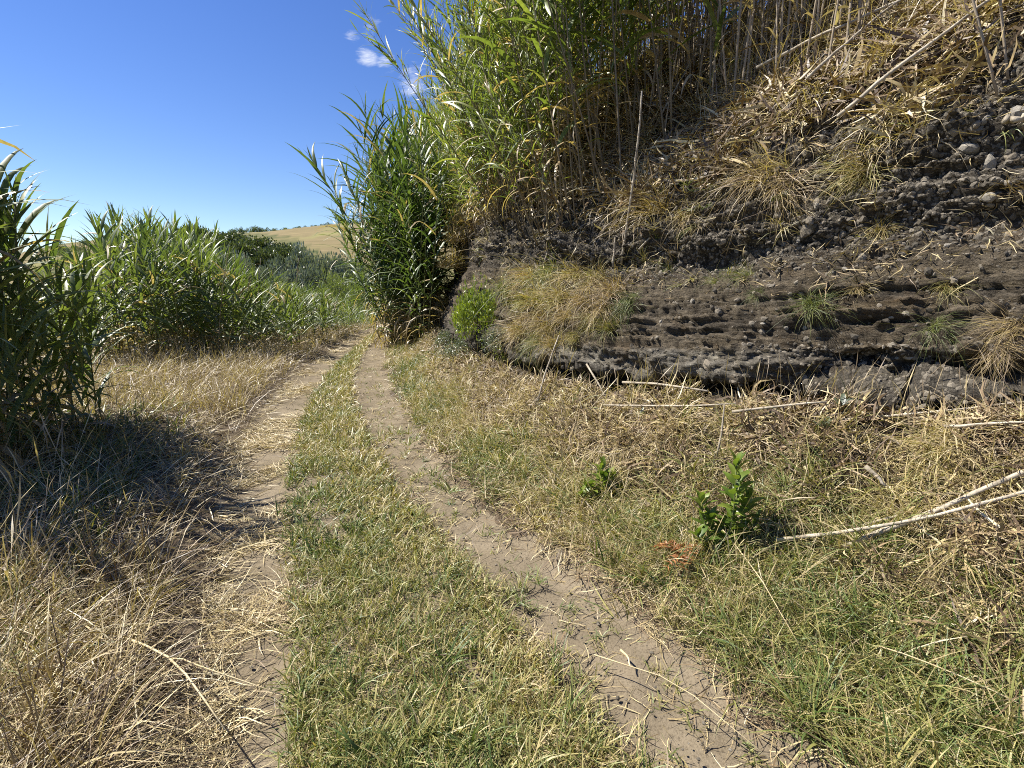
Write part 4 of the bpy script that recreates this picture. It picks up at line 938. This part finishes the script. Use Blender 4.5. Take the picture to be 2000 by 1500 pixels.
def leaf_mesh(L, W, seed):
    mb = MB(); r = np.random.default_rng(seed); V = []; m = 6
    for k in range(m+1):
        t = k/m; w = W*.5*(math.sin(math.pi*min(1, t**.75*.97+.03))**.75 if 0 < k < m else .05); z = .18*L*math.sin(t*2.2)-.10*L*t
        V += [(L*t, -w, z+.25*w), (L*t, 0, z), (L*t, w, z+.25*w)]
    F = []
    for k in range(m):
        b = 3*k; F += [(b, b+3, b+4, b+1), (b+1, b+4, b+5, b+2)]
    mb.add(V, F, br=r.random()); return mb
LAUREL = [leaf_mesh(.105, .042, i).mesh('shrub_leaf_mesh', M['laurel']) for i in range(6)]
def glossy_shrub(px, py, h, stems, label, seed):
    rng = np.random.default_rng(seed); p, nr, t = hit(px, py)
    o = empty('glossy_shrub', p-Vector((0, 0, .02)))
    for (dx, hh) in stems:
        st = MB(); a = rng.uniform(0, 6.28)
        pts = [np.array([dx*f**.8+.01*math.sin(5*f+a), .05*math.sin(a)*f, hh*f]) for f in np.linspace(0, 1, 6)]
        tube(st, pts, np.linspace(.006, .003, 6), 6); so = add('stem', st.mesh('shrub_stem_mesh', M['reed_stem']), o)
        n = int(9+hh*30)
        for k in range(n):
            f = 1-(k/n)**1.2*.75; q = np.array([np.interp(f, np.linspace(0, 1, 6), [u[i] for u in pts]) for i in range(3)])
            l = add('leaf', LAUREL[rng.integers(6)], so); az = k*2.4+rng.normal(0, .3); el = np.interp(f, [.2, .8, 1], [.1, .5, 1.05])+rng.normal(0, .15)
            l.location = q; l.rotation_euler = (rng.normal(0, .25), -el, az); s = rng.uniform(.7, 1.1)*(1 if f < .95 else .8); l.scale = (s, s, s)
    return tag(o, label, 'shrub')
glossy_shrub(1415, 1105, .55, [(0, .62), (.05, .50), (-.14, .38), (-.08, .28), (.17, .26), (.12, .40), (.02, .3), (-.18, .22), (.22, .18), (-.1, .16), (.08, .18), (.0, .14)], 'glossy green young shrub on the verge beside the whitish cane', 5)
glossy_shrub(1170, 985, .3, [(0, .30), (-.10, .17), (.09, .2), (.03, .24), (-.05, .12), (.13, .12), (-.14, .1)], 'smaller glossy green seedling shrub left of the larger one', 6)
def weed(px, py, n, L, W, label, seed):
    rng = np.random.default_rng(seed); p, nr, t = hit(px, py); o = empty('broad_leaved_weed', p); me = leaf_mesh(L, W, seed).mesh('weed_leaf_mesh', M['blueherb'])
    for k in range(n):
        l = add('leaf', me, o); l.rotation_euler = (rng.normal(0, .2), -rng.uniform(.3, 1.1), k*2.4); l.location = (0, 0, rng.uniform(.01, .1)); s = rng.uniform(.7, 1.1); l.scale = (s,)*3
    return tag(o, label, 'weed')
weed(1640, 818, 8, .085, .035, 'pale broad-leaved weed at the lip of the ledge', 3)
weed(1250, 838, 7, .09, .03, 'small green weed on the slope below the drooping tussocks', 4)
weed(1610, 860, 9, .10, .03, 'low green weed below the pale broad-leaved one', 8)
def dead_fern():
    rng = np.random.default_rng(9); p, nr, t = hit(1340, 1135); o = empty('dead_fern', p+Vector((0, 0, .10)))
    for f in range(8):
        mb = MB(); a = 2.5+rng.normal(0, 1.1); L = rng.uniform(.09, .18)
        pts = [np.array([math.cos(a)*L*t, math.sin(a)*L*t, .05*math.sin(t*2.8)+.015]) for t in np.linspace(0, 1, 9)]
        tube(mb, pts, np.linspace(.003, .0012, 9), 4, br=.3)
        for k in range(1, 9):
            for s in (-1, 1):
                blades(mb, rng, 2, .004, (.03, .055), (.008, .013), (1.0, 1.5), (.2, .9), seg=3, base=pts[k], az=(a+s*1.1, .2))
        add('frond', mb.mesh('frond_mesh', M['fern']), o)
    tag(o, 'rusty orange dead fern fronds lying below the glossy shrub', 'fern')
dead_fern()

# ------------------------------------------------------------------ stones in the bank face
STONES = []
for i in range(8):
    mb = MB(); rock(mb, np.random.default_rng(80+i), .3, 2); STONES.append(mb.mesh('stone_mesh', M['stone'], smooth=False))
PSTONES = [m.copy() for m in STONES[:4]]
for m in PSTONES: m.materials.clear(); m.materials.append(M['pale_stone'])
def stone(p, n, size, pale=False):
    o = add('stone', random.choice(PSTONES if pale else STONES), BANK); o.location = Vector(p)-Vector(n)*size*.25; o.rotation_euler = RNG.uniform(0, 6.28, 3); o.scale = (size,)*3
for px, py, sz in ((1684, 502, .035), (1895, 290, .07), (1930, 320, .05), (1290, 530, .03), (1352, 588, .025), (1490, 632, .018), (1535, 642, .02), (1572, 640, .016), (1600, 715, .022), (1650, 525, .02), (1795, 712, .04), (938, 463, .05), (1850, 480, .03), (1560, 470, .02), (1740, 620, .018), (1290, 628, .02), (1990, 235, .08), (1660, 740, .03)):
    p, n, t = hit(px, py); stone(p, n, sz, True)
P, Nn, S_, R_, O_ = sample_bank(260, lambda s, r, o, n, c: sstep(-.3, .3, s)*(1-sstep(8.5, 9.5, s))*((r > .1) & (r < 1.9))*(o > wall_o(s)-.3)*(1+2*(r > 1.0))/(1+.15*s*s))
for i in range(len(P)): stone(P[i], Nn[i], float(np.clip(RNG.lognormal(-3.75, .45), .012, .07)), RNG.random() < .12)
P, Nn, S_, R_, O_ = sample_bank(52000, lambda s, r, o, n, c: sstep(-.5, .3, s)*(1-sstep(9, 11, s))*sstep(.05, .15, r)*(1-sstep(1.9, 2.2, r))*(o > wall_o(s)-.3)*(.14+.8*(r < .4)*(s < 1.4)+1.8*sstep(.8, 1.15, r))/(1+.05*np.clip(s, 0, None)**2))
scatter('lapilli', '', '', *PR['clast'], P-Nn*.004, Nn, RNG.uniform(0, 6.28, len(P)), np.clip(RNG.lognormal(-4.6, .45, len(P)), .004, .028), 0., parent=BANK)
# pebbles and crumbs on the track
n = 5200; y = 1.0+RNG.random(n)**1.8*14; lo = xl_out(y)-.1; hi = xr_out(y)+.3; x = lo+(hi-lo)*RNG.random(n)
scatter('gravel', 'small crumbs of earth and grit on the wheel ruts', 'gravel', *PR['clast'], np.stack([x, y, -.018+0*x], 1), np.tile([0, 0, 1.], (n, 1)), RNG.uniform(0, 6.28, n), np.clip(RNG.lognormal(-5.5, .5, n), .002, .012), 0.)

# ------------------------------------------------------------------ grass and straw, zone by zone (uncountable: one object per zone)
TRIS = 0
def veg(name, label, cat, mat, P, D, n_per, rad, L, W, lean, bend, tint, seg=5, sd=.10, wob=.4, size=1.0, az=None, azsd=.7, zmin=0., wprof=1.5, head=False, tuft_sd=.05):
    """tufts of arching blades rooted at P, growing along D; fewer and broader blades with distance"""
    global TRIS
    k0 = in_view(P, 1.3); P = P[k0]; D = D[k0]; D = D/np.linalg.norm(D, axis=1)[:, None]
    bc = lambda a: np.broadcast_to(np.asarray(a, float), k0.shape)[k0]
    tint = np.clip(bc(tint)+RNG.normal(0, tuft_sd, len(P)), -.1, 1.1); size = bc(size); azc = None if az is None else bc(az)
    dist = np.linalg.norm(P-np.array([0, 0, CAM_H]), axis=1)
    Vs, Ls, Ts, Bs, off = [], [], [], [], 0
    for lo, hi, nf, wf, sg in ((0, 3.4, .85, 1.4, seg), (3.4, 7, .5, 1.9, max(3, seg-1)), (7, 13, .28, 2.6, max(2, seg-2)), (13, 99, .16, 3.8, 2)):
        m = np.where((dist >= lo) & (dist < hi))[0]
        if not len(m): continue
        cnt = RNG.poisson(n_per*nf, len(m)); idx = np.repeat(m, cnt); n = len(idx)
        if not n: continue
        Dz = D[idx]; hx = np.stack([Dz[:, 0], Dz[:, 1], 0*Dz[:, 0]], 1); hn = np.linalg.norm(hx, axis=1)
        az0 = np.where(hn > .05, np.arctan2(hx[:, 1], hx[:, 0]), 0)
        X = np.stack([np.cos(az0), np.sin(az0), np.zeros(n)], 1); X -= Dz*(X*Dz).sum(1)[:, None]; X /= np.linalg.norm(X, axis=1)[:, None]; Y = np.cross(Dz, X)
        a = RNG.uniform(0, 2*np.pi, n) if azc is None else azc[idx]+RNG.normal(0, azsd, n)
        s = size[idx]; rr = rad*s*np.sqrt(RNG.random(n)); b = RNG.uniform(0, 2*np.pi, n)
        q = np.stack([rr*np.cos(b), rr*np.sin(b), zmin*RNG.random(n)*s], 1)
        l = RNG.uniform(*L, n)*s; w = RNG.uniform(*W, n)*.5*wf*np.sqrt(s); th = RNG.uniform(*lean, n); bd = RNG.uniform(*bend, n); tw = RNG.uniform(-.9, .9, n)
        rows = []
        for k in range(sg+1):
            t = k/sg
            side = np.stack([-np.sin(a)*np.cos(tw), np.cos(a)*np.cos(tw), np.sin(tw)], 1)
            if head: f = .5 if t < .8 else 1.6
            else: f = (1-t**wprof)*(.7+.3*min(1, t*4))
            if k < sg: rows += [q-side*(w*f)[:, None], q+side*(w*f)[:, None]]
            else: rows += [q]
            ang = th+bd*((k+.5)/sg)**1.3
            st = (l/sg)[:, None]*np.stack([np.sin(ang)*np.cos(a), np.sin(ang)*np.sin(a), np.cos(ang)], 1); q = q+st
            if zmin > 0: q[:, 2] = np.maximum(q[:, 2], zmin*.12*RNG.random(n))
            a = a+RNG.normal(0, wob, n)/sg*1.6; tw = tw+RNG.normal(0, .25, n)
        Q = np.stack(rows, 1); nv = Q.shape[1]
        Wd = P[idx][:, None]+Q[..., 0:1]*X[:, None]+Q[..., 1:2]*Y[:, None]+Q[..., 2:3]*Dz[:, None]
        pat = []; tot = []
        for k in range(sg-1): pat += [2*k, 2*k+1, 2*k+3, 2*k+2]; tot.append(4)
        pat += [2*sg-2, 2*sg-1, 2*sg]; tot.append(3)
        Ls.append((np.array(pat)[None]+np.arange(n)[:, None]*nv+off).reshape(-1)); Ts.append(np.tile(tot, n)); Vs.append(Wd.reshape(-1, 3)); off += n*nv
        Bs.append(np.repeat(np.clip(tint[idx]+RNG.normal(0, sd, n), .0, 1), nv)); TRIS += n*(2*(sg-1)+1)
    V = np.concatenate(Vs); Lp = np.concatenate(Ls); T = np.concatenate(Ts)
    me = bpy.data.meshes.new(name)
    me.vertices.add(len(V)); me.vertices.foreach_set('co', V.astype(np.float32).reshape(-1))
    me.loops.add(len(Lp)); me.loops.foreach_set('vertex_index', Lp.astype(np.int32))
    me.polygons.add(len(T)); me.polygons.foreach_set('loop_start', np.concatenate([[0], np.cumsum(T)[:-1]]).astype(np.int32))
    me.update(calc_edges=False); me.polygons.foreach_set('use_smooth', np.ones(len(T), bool))
    me.attributes.new('br', 'FLOAT', 'POINT').data.foreach_set('value', np.concatenate(Bs).astype(np.float32))
    me.materials.append(M[mat]); o = add(name, me); tag(o, label, cat, kind='stuff')
    return o
UP = lambda n, a=.1: np.array([0, 0, 1.])+RNG.normal(0, a, (n, 3))*np.array([1, 1, .2])
FLAT = lambda n: np.tile([0, 0, 1.], (n, 1))
def area_pts(n, y0, y1, fa, fb, p=1.7):
    y = y0+(y1-y0)*RNG.random(n)**p; a, b = fa(y), fb(y); f = RNG.random(n); return a+(b-a)*f, y, f, b-a
XYZ = lambda x, y, z: np.stack([x, y, np.broadcast_to(z, np.shape(x))], 1)

# middle strip -------------------------------------------------
x, y, f, w = area_pts(12500, .5, 24, lambda y: xl_in(y)+.0, lambda y: xr_in(y)-.03, 2.0)
g = np.minimum(f, 1-f)*w; dens = fbm(x*2.2, y*1.4, 3., 3)
k = (RNG.random(len(x)) < np.clip(.25+g*5, 0, 1)) & ((dens > -.45) | (RNG.random(len(x)) < .35)); x, y, f = x[k], y[k], f[k]
tn = lambda x, y, f: .43+.17*fbm(x*1.1, y*.7, 7., 3)+.18*(f-.4)
veg('grass', 'short olive grass growing along the middle of the track', 'grass', 'grass', XYZ(x, y, -.005), UP(len(x)), 17, .05, (.03, .10), (.003, .0055), (.1, 1.2), (.2, 1.4), tn(x, y, f), seg=3, size=RNG.uniform(.6, 1.8, len(x)), sd=.14, tuft_sd=.12)
x, y, f, w = area_pts(2300, .5, 16, xl_in, lambda y: xr_in(y)-.06, 1.9); k = fbm(x*1.5, y*1.1, 12., 3) > -.05; x, y, f = x[k], y[k], f[k]
veg('grass', 'longer tufts of grass scattered over the middle strip', 'grass', 'grass', XYZ(x, y, -.005), UP(len(x)), 18, .04, (.10, .26), (.003, .006), (.1, 1.0), (.5, 1.9), tn(x, y, f)-.03, seg=5, size=RNG.uniform(.4, .9, len(x)), tuft_sd=.1)
x, y, f, w = area_pts(1700, .5, 18, xl_in, xr_in, 1.9)
veg('straw', 'dry straw lying between the grass of the middle strip', 'straw', 'litter', XYZ(x, y, -.01), FLAT(len(x)), 14, .12, (.05, .18), (.002, .0042), (1.1, 1.6), (-.3, .4), .30, seg=3, sd=.28, wob=.6, zmin=.03, size=RNG.uniform(.6, 1.2, len(x)))
c = [(-.34, 1.32, .22, 40), (.0, 1.10, .25, 40), (-.12, 1.7, .2, 16), (.45, .95, .2, 18), (-.75, 3.1, .2, 14), (-.3, 2.4, .2, 12), (-1.3, 5.2, .25, 16), (-.9, 4.0, .2, 10)]
Pl = np.concatenate([np.stack([RNG.normal(cx, r, k), RNG.normal(cy_, r*.8, k), np.zeros(k)], 1) for cx, cy_, r, k in c])
veg('grass', 'lush green grass tufts in the foreground of the middle strip', 'grass', 'grass', Pl, UP(len(Pl)), 26, .05, (.10, .28), (.004, .0085), (.05, 1.0), (.5, 1.8), .30, seg=5, size=RNG.uniform(.5, .95, len(Pl)), tuft_sd=.09)
# left rut ------------------------------------------------------
x, y, f, w = area_pts(2600, .5, 20, lambda y: xl_out(y)-.1, lambda y: xl_in(y)+.05, 1.8)
k = (fbm(x*1.7, y*1.2, 21., 3) > -.02+.15*sstep(2.5, 6, y)) | (f < .15); x, y, f = x[k], y[k], f[k]
veg('straw', 'flattened pale straw over the left wheel rut', 'straw', 'litter', XYZ(x, y, -.033), FLAT(len(x)), 17, .14, (.08, .30), (.0022, .0048), (1.25, 1.62), (-.2, .3), .66, seg=4, sd=.16, wob=.5, zmin=.022)
# right rut -----------------------------------------------------
x, y, f, w = area_pts(420, .6, 14, xr_in, xr_out)
veg('straw', 'stray straws on the bare right wheel rut', 'straw', 'litter', XYZ(x, y, -.037), FLAT(len(x)), 5, .12, (.04, .2), (.002, .004), (1.4, 1.6), (-.1, .2), .6, seg=4, sd=.2, wob=.5, zmin=.01)
x, y, f, w = area_pts(330, .8, 10, xr_in, xr_out)
veg('grass', 'small sprouts on the right wheel rut', 'grass', 'grass', XYZ(x, y, -.035), UP(len(x)), 12, .03, (.03, .09), (.003, .005), (.2, 1.2), (.2, 1.2), .38, seg=3, tuft_sd=.1)
# left verge ----------------------------------------------------
def left_pts(n, y0, y1, d0, d1, p=1.6):
    y = y0+(y1-y0)*RNG.random(n)**p; d = d0+(d1-d0)*RNG.random(n)**1.15; x = xl_out(y)-d
    return x, y, ground_z(x, y), d
x, y, z, d = left_pts(5200, .2, 20, -.05, 5.2, 1.7)
lay = 1.2*fbm(x*.5, y*.5, 33., 2)-.35
veg('straw', 'matted dry hay lying over the left verge', 'straw', 'litter', XYZ(x, y, z-.01), UP(len(x), .06), 19, .15, (.16, .52), (.0022, .005), (.85, 1.55), (-.1, .8), .50-.12*sstep(4, 6.5, y)+.26*fbm(x*1.1, y*1.1, 31., 3), seg=5, sd=.28, wob=.35, zmin=.07, size=np.clip(.55+.6*d, .55, 1)*RNG.uniform(.75, 1.15, len(x)), az=lay, azsd=1.1)
x, y, z, d = left_pts(2300, .3, 22, .3, 5.2)
veg('grass', 'dry bent grass of the left verge', 'grass', 'grass', XYZ(x, y, z-.01), UP(len(x), .15), 19, .06, (.14, .36), (.003, .0062), (.05, .95), (.4, 1.8), .72+.12*sstep(4, 6.5, y)+.26*fbm(x*.7, y*.7, 41., 3), seg=5, size=RNG.uniform(.7, 1.25, len(x)), tuft_sd=.09)
x, y, z, d = left_pts(1300, .7, 23, .8, 5.5)
veg('grass', 'tall brown seeding grass in front of the reeds', 'grass', 'grass', XYZ(x, y, z-.01), UP(len(x), .15), 7, .09, (.35, .85), (.002, .0034), (.0, .6), (.1, 1.0), .84, seg=6, sd=.08, head=True, size=RNG.uniform(.6, 1.05, len(x)))
x, y, z, d = left_pts(300, .5, 2.6, .3, 2.6, 1.0)
veg('grass', 'tall clumped dry grass in the lower left corner', 'grass', 'litter', XYZ(x, y, z-.01), UP(len(x), .2), 26, .07, (.25, .62), (.0028, .0055), (.1, 1.1), (.3, 1.6), .50+.3*fbm(x*1.3, y*1.3, 43., 2), seg=6, sd=.24, size=RNG.uniform(.7, 1.15, len(x)), tuft_sd=.1)
x, y, z, d = left_pts(1000, .9, 6, .7, 4.2)
veg('grass', 'green undergrowth in the shade of the near reeds', 'grass', 'grass', XYZ(x, y, z-.01), UP(len(x), .15), 17, .07, (.15, .38), (.004, .009), (.1, 1.0), (.3, 1.6), .2, seg=5, size=RNG.uniform(.6, 1.1, len(x)))
x, y, z, d = left_pts(2600, 6.0, 26, .2, 5)
veg('grass', 'tawny grass along the foot of the reed bed', 'grass', 'grass', XYZ(x, y, z-.01), UP(len(x), .2), 22, .1, (.2, .6), (.0022, .004), (.05, .8), (.2, 1.3), .90+.15*fbm(x*.8, y*.8, 47., 2), seg=5, sd=.1, size=RNG.uniform(.6, 1.1, len(x)))
n = 1800; x = RNG.uniform(-22, -5, n); y = RNG.uniform(5.5, 22, n); m = xl_out(y)-x > 4.5; x, y = x[m], y[m]
veg('grass', 'pale meadow grass beyond the near reeds', 'grass', 'grass', XYZ(x, y, ground_z(x, y)-.01), UP(len(x)), 26, .12, (.15, .35), (.003, .005), (.1, 1.0), (.3, 1.3), .46, seg=4, tuft_sd=.1)

# right verge and berm -------------------------------------------
bk = sample_bank
vis = lambda s: sstep(-2.4, -1.4, s)/(1+.02*np.clip(s, 0, None)**2)
P, Nn, S_, R_, O_ = bk(4800, lambda s, r, o, n, c: vis(s)*sstep(.03, .3, o)*(1-.85*sstep(.62, .95, o))*(o < wall_o(s)-.1)*(r < .0)*(s < 22)*(.25+.9*(fbm(c[:, 0]*1.5, c[:, 1]*1.5, 26., 2) > -.3)))
patch = fbm(P[:, 0]*.8, P[:, 1]*.8, 51., 3); gold = np.exp(-((S_-4.9)/1.8)**2)*sstep(.3, .8, O_)
vt = np.clip(.44+.29*patch+.14*gold+.36*sstep(.6, 1.0, O_)*(S_ < 5), 0, .95)
veg('grass', 'mixed green and straw grass on the right verge', 'grass', 'grass', P-Nn*.01, Nn*.6+UP(len(P), .15), 20, .055, (.12, .36), (.003, .0065), (.05, 1.0), (.4, 1.9), vt, seg=5, sd=.18, wob=.5, size=RNG.uniform(.55, 1.1, len(P))*np.clip(.6+O_*.8, .5, 1.0), tuft_sd=.1)
P, Nn, S_, R_, O_ = bk(3300, lambda s, r, o, n, c: vis(s)*sstep(.0, .2, o)*(1-sstep(.8, 1.3, o))*(r < .0)*(s < 16))
veg('straw', 'dry straw under the grass of the right verge', 'straw', 'litter', P-Nn*.01, Nn, 14, .12, (.08, .30), (.0022, .005), (1.0, 1.6), (-.3, .5), .34, seg=4, sd=.28, wob=.6, zmin=.05, size=RNG.uniform(.6, 1.1, len(P)))
P, Nn, S_, R_, O_ = bk(640, lambda s, r, o, n, c: sstep(-2.4, -1.6, s)*(1-sstep(.6, 1.6, s))*sstep(.15, .35, o)*(1-sstep(.8, 1.3, o))*(r < .0)*(.2+(fbm(c[:, 0]*2, c[:, 1]*2, 3., 2) > -.1)))
veg('grass', 'lush long-bladed grass in the lower right corner', 'grass', 'grass', P-Nn*.01, Nn*.4+UP(len(P)), 24, .05, (.14, .36), (.0045, .0095), (.05, .95), (.5, 1.7), .32, seg=6, size=RNG.uniform(.6, 1.1, len(P)), tuft_sd=.09)
P, Nn, S_, R_, O_ = bk(420, lambda s, r, o, n, c: vis(s)*sstep(.15, .4, o)*(1-sstep(1.0, 1.5, o))*(r < -.1)*(s < 14))
veg('grass', 'thin seeding stalks on the right verge', 'grass', 'grass', P-Nn*.01, UP(len(P), .2), 5, .06, (.25, .55), (.0018, .003), (0, .7), (.1, 1.1), .68, seg=6, head=True, size=RNG.uniform(.7, 1.1, len(P)))
P, Nn, S_, R_, O_ = bk(4600, lambda s, r, o, n, c: vis(s)*sstep(.55, .9, o)*(r < .0)*(o < wall_o(s)-.08)*(s < 12)*(.12+.9*(fbm(c[:, 0]*1.8, c[:, 1]*1.8, 6., 3) > -.02)))
veg('straw', 'brown dead leaves and straw on the slope below the undercut', 'straw', 'litter', P-Nn*.01, Nn, 16, .13, (.06, .24), (.003, .010), (.9, 1.65), (-.5, 1.0), .26+.25*fbm(P[:, 0]*1.2, P[:, 1]*1.2, 71., 2), seg=5, sd=.28, wob=.9, zmin=.05, wprof=2.2, size=RNG.uniform(.6, 1.1, len(P)))
P, Nn, S_, R_, O_ = bk(1300, lambda s, r, o, n, c: vis(s)*sstep(.55, .85, o)*(r < -.04)*(o < wall_o(s)-.12)*(s < 14)*(.2+(fbm(c[:, 0]*1.6, c[:, 1]*1.6, 16., 2) > .0)))
veg('grass', 'dry grass hanging on the slope below the undercut', 'grass', 'grass', P-Nn*.01, Nn*.7+np.array([0, 0, .5]), 26, .06, (.12, .34), (.0022, .0045), (.2, 1.2), (.9, 2.3), .78+.22*fbm(P[:, 0], P[:, 1], 61., 3), seg=6, az=0., azsd=.9, size=RNG.uniform(.6, 1.1, len(P)))
P, Nn, S_, R_, O_ = bk(110, lambda s, r, o, n, c: sstep(-.3, .2, s)*(1-sstep(2.2, 2.8, s))*sstep(-.2, -.1, r)*(r < .04)*(o < wall_o(s)+.02)*(o > wall_o(s)-.3))
veg('grass', 'thin dry stems standing along the ledge in front of the face', 'grass', 'grass', P-Nn*.01, UP(len(P)), 3, .06, (.2, .45), (.0016, .0026), (0, .4), (0, .6), .92, seg=6, head=True)
# shaggy grass round the two shrubs
pts_ = []
for px_, py_, r_, n_ in ((1415, 1125, .25, 26), (1480, 1130, .2, 14), (1170, 1000, .18, 14), (1330, 1090, .2, 12)):
    p_, n__, t_ = hit(px_, py_)
    for _ in range(n_): pts_.append((p_.x+RNG.normal(0, r_), p_.y+RNG.normal(0, r_*.6)))
pq = []
for a_, b_ in pts_:
    l_, nn_, i_, t_ = BVH.ray_cast(Vector((a_, b_, 6)), Vector((0, 0, -1)))
    pq.append((a_, b_, l_.z-.01 if l_ else 0.))
P = np.array(pq)
veg('grass', 'shaggy yellow-green grass round the glossy shrubs', 'grass', 'grass', P, UP(len(P), .15), 20, .05, (.14, .38), (.004, .008), (.05, .9), (.4, 1.7), .36, seg=6, sd=.14, tuft_sd=.12)
# layered face ----------------------------------------------------
P, Nn, S_, R_, O_ = bk(1000, lambda s, r, o, n, c: sstep(-.5, 0, s)*(1-sstep(9, 10, s))*sstep(.7, .8, r)*(1-sstep(1.7, 2, r))*(.12+.9*(fbm(c[:, 0]*1.5, c[:, 1]*1.5, c[:, 2]*1.5, 2) > .3)))
veg('straw', 'scraps of dead grass and roots caught on the layered face', 'straw', 'litter', P, Nn, 8, .07, (.05, .2), (.002, .0045), (.9, 1.7), (-.4, .9), .5, seg=5, sd=.2, wob=.8, zmin=.03, az=0., azsd=1.4)
P, Nn, S_, R_, O_ = bk(260, lambda s, r, o, n, c: sstep(-.5, 0, s)*(1-sstep(9, 10, s))*sstep(.75, .9, r)*(1-sstep(1.6, 1.9, r))*(.1+(fbm(c[:, 0]*1.2, c[:, 1]*1.2, c[:, 2]*1.2+4, 2) > .25)))
veg('grass', 'sparse thin grass rooted on the layered face', 'grass', 'grass', P, Nn*.7+np.array([0, 0, .5]), 16, .03, (.08, .22), (.002, .004), (.2, 1.1), (.7, 2.0), .62, seg=5, tuft_sd=.18, az=0., azsd=.9)
# dry slope above the face -----------------------------------------
edge_r = lambda s: np.interp(s, [-2, .1, .8, 1.6, 3.4, 5.5, 9], [2.3, 2.12, 1.95, 1.72, 1.55, 1.7, 1.9])
low = lambda s, r: sstep(.0, .25, r-edge_r(s)+.45*pnoise(s*1.7, 9.1)+.2*pnoise(s*5.1, 2.1))
P, Nn, S_, R_, O_ = bk(5600, lambda s, r, o, n, c: sstep(-1.6, -.8, s)*(1-sstep(16, 18, s))*low(s, r)*(.2+.9*(fbm(c[:, 0]*1.6, c[:, 1]*1.6, c[:, 2]*1.6+3, 3) > -.12))*(1-sstep(5, 5.3, r))/(1+.03*np.clip(s, 0, None)**2))
veg('straw', 'thick dead reed leaves and litter on the upper slope', 'straw', 'litter', P-Nn*.02, Nn, 22, .17, (.10, .40), (.005, .017), (.9, 1.65), (-.5, 1.0), .30+.30*fbm(P[:, 0]*1.4, P[:, 1]*1.4, P[:, 2]*1.4, 3), seg=5, sd=.28, wob=.9, zmin=.08, wprof=2.2, size=RNG.uniform(.7, 1.15, len(P)), az=0., azsd=1.6)
P, Nn, S_, R_, O_ = bk(2300, lambda s, r, o, n, c: sstep(-1.2, -.4, s)*(1-sstep(14, 16, s))*low(s, r+.15)*(1-sstep(5, 5.3, r))/(1+.03*np.clip(s, 0, None)**2)*(.15+(fbm(c[:, 0]*.9, c[:, 1]*.9, c[:, 2]*.9, 2) > -.05)))
veg('grass', 'tawny dry grass hanging down the upper slope', 'grass', 'grass', P-Nn*.02, Nn*.6+np.array([0, 0, .5]), 30, .07, (.18, .46), (.0025, .005), (.2, 1.2), (.9, 2.2), .84+.24*fbm(P[:, 0]*.7, P[:, 1]*.7, P[:, 2]*.7+9, 3), seg=6, az=0., azsd=.8, size=RNG.uniform(.8, 1.25, len(P)), tuft_sd=.09)
P, Nn, S_, R_, O_ = bk(1000, lambda s, r, o, n, c: sstep(-1.2, -.4, s)*(1-sstep(7, 9, s))*sstep(2.2, 2.7, r)*(1-sstep(5, 5.3, r)))
veg('grass', 'long dry stems between the canes of the upper slope', 'grass', 'grass', P-Nn*.02, Nn*.2+UP(len(P), .25), 12, .1, (.4, 1.0), (.0025, .0045), (0, .8), (.1, 1.2), .80, seg=6, sd=.12)
P, Nn, S_, R_, O_ = bk(1500, lambda s, r, o, n, c: sstep(3.2, 4.0, s)*(1-sstep(13, 15, s))*sstep(1.5, 1.8, r)*(1-sstep(3.4, 4.0, r)))
veg('straw', 'skirt of dead reed leaves at the foot of the thicket', 'straw', 'litter', P, Nn*.6+np.array([0, 0, .4]), 20, .16, (.15, .45), (.006, .016), (.4, 1.5), (0, 1.6), .42, seg=5, sd=.2, wob=.7, wprof=2.2, az=0., azsd=1.2)
# dead cane thicket behind the standing canes
P, Nn, S_, R_, O_ = bk(800, lambda s, r, o, n, c: sstep(-1, 0, s)*(1-sstep(8, 9, s))*sstep(2.9, 3.5, r)*(1-sstep(5.3, 5.6, r)))
_cc = proto_collection('cane_thicket', [c[0] for c in CANES]+[c[1] for c in CANES])
scatter('canes', 'dead cane thicket behind the standing canes at the top', 'canes', _cc, 2*len(CANES), P, UP(len(P), .12), RNG.uniform(0, 6.28, len(P)), RNG.uniform(.7, 1.25, len(P)), 0.)
print('GRASS TRIS', TRIS)
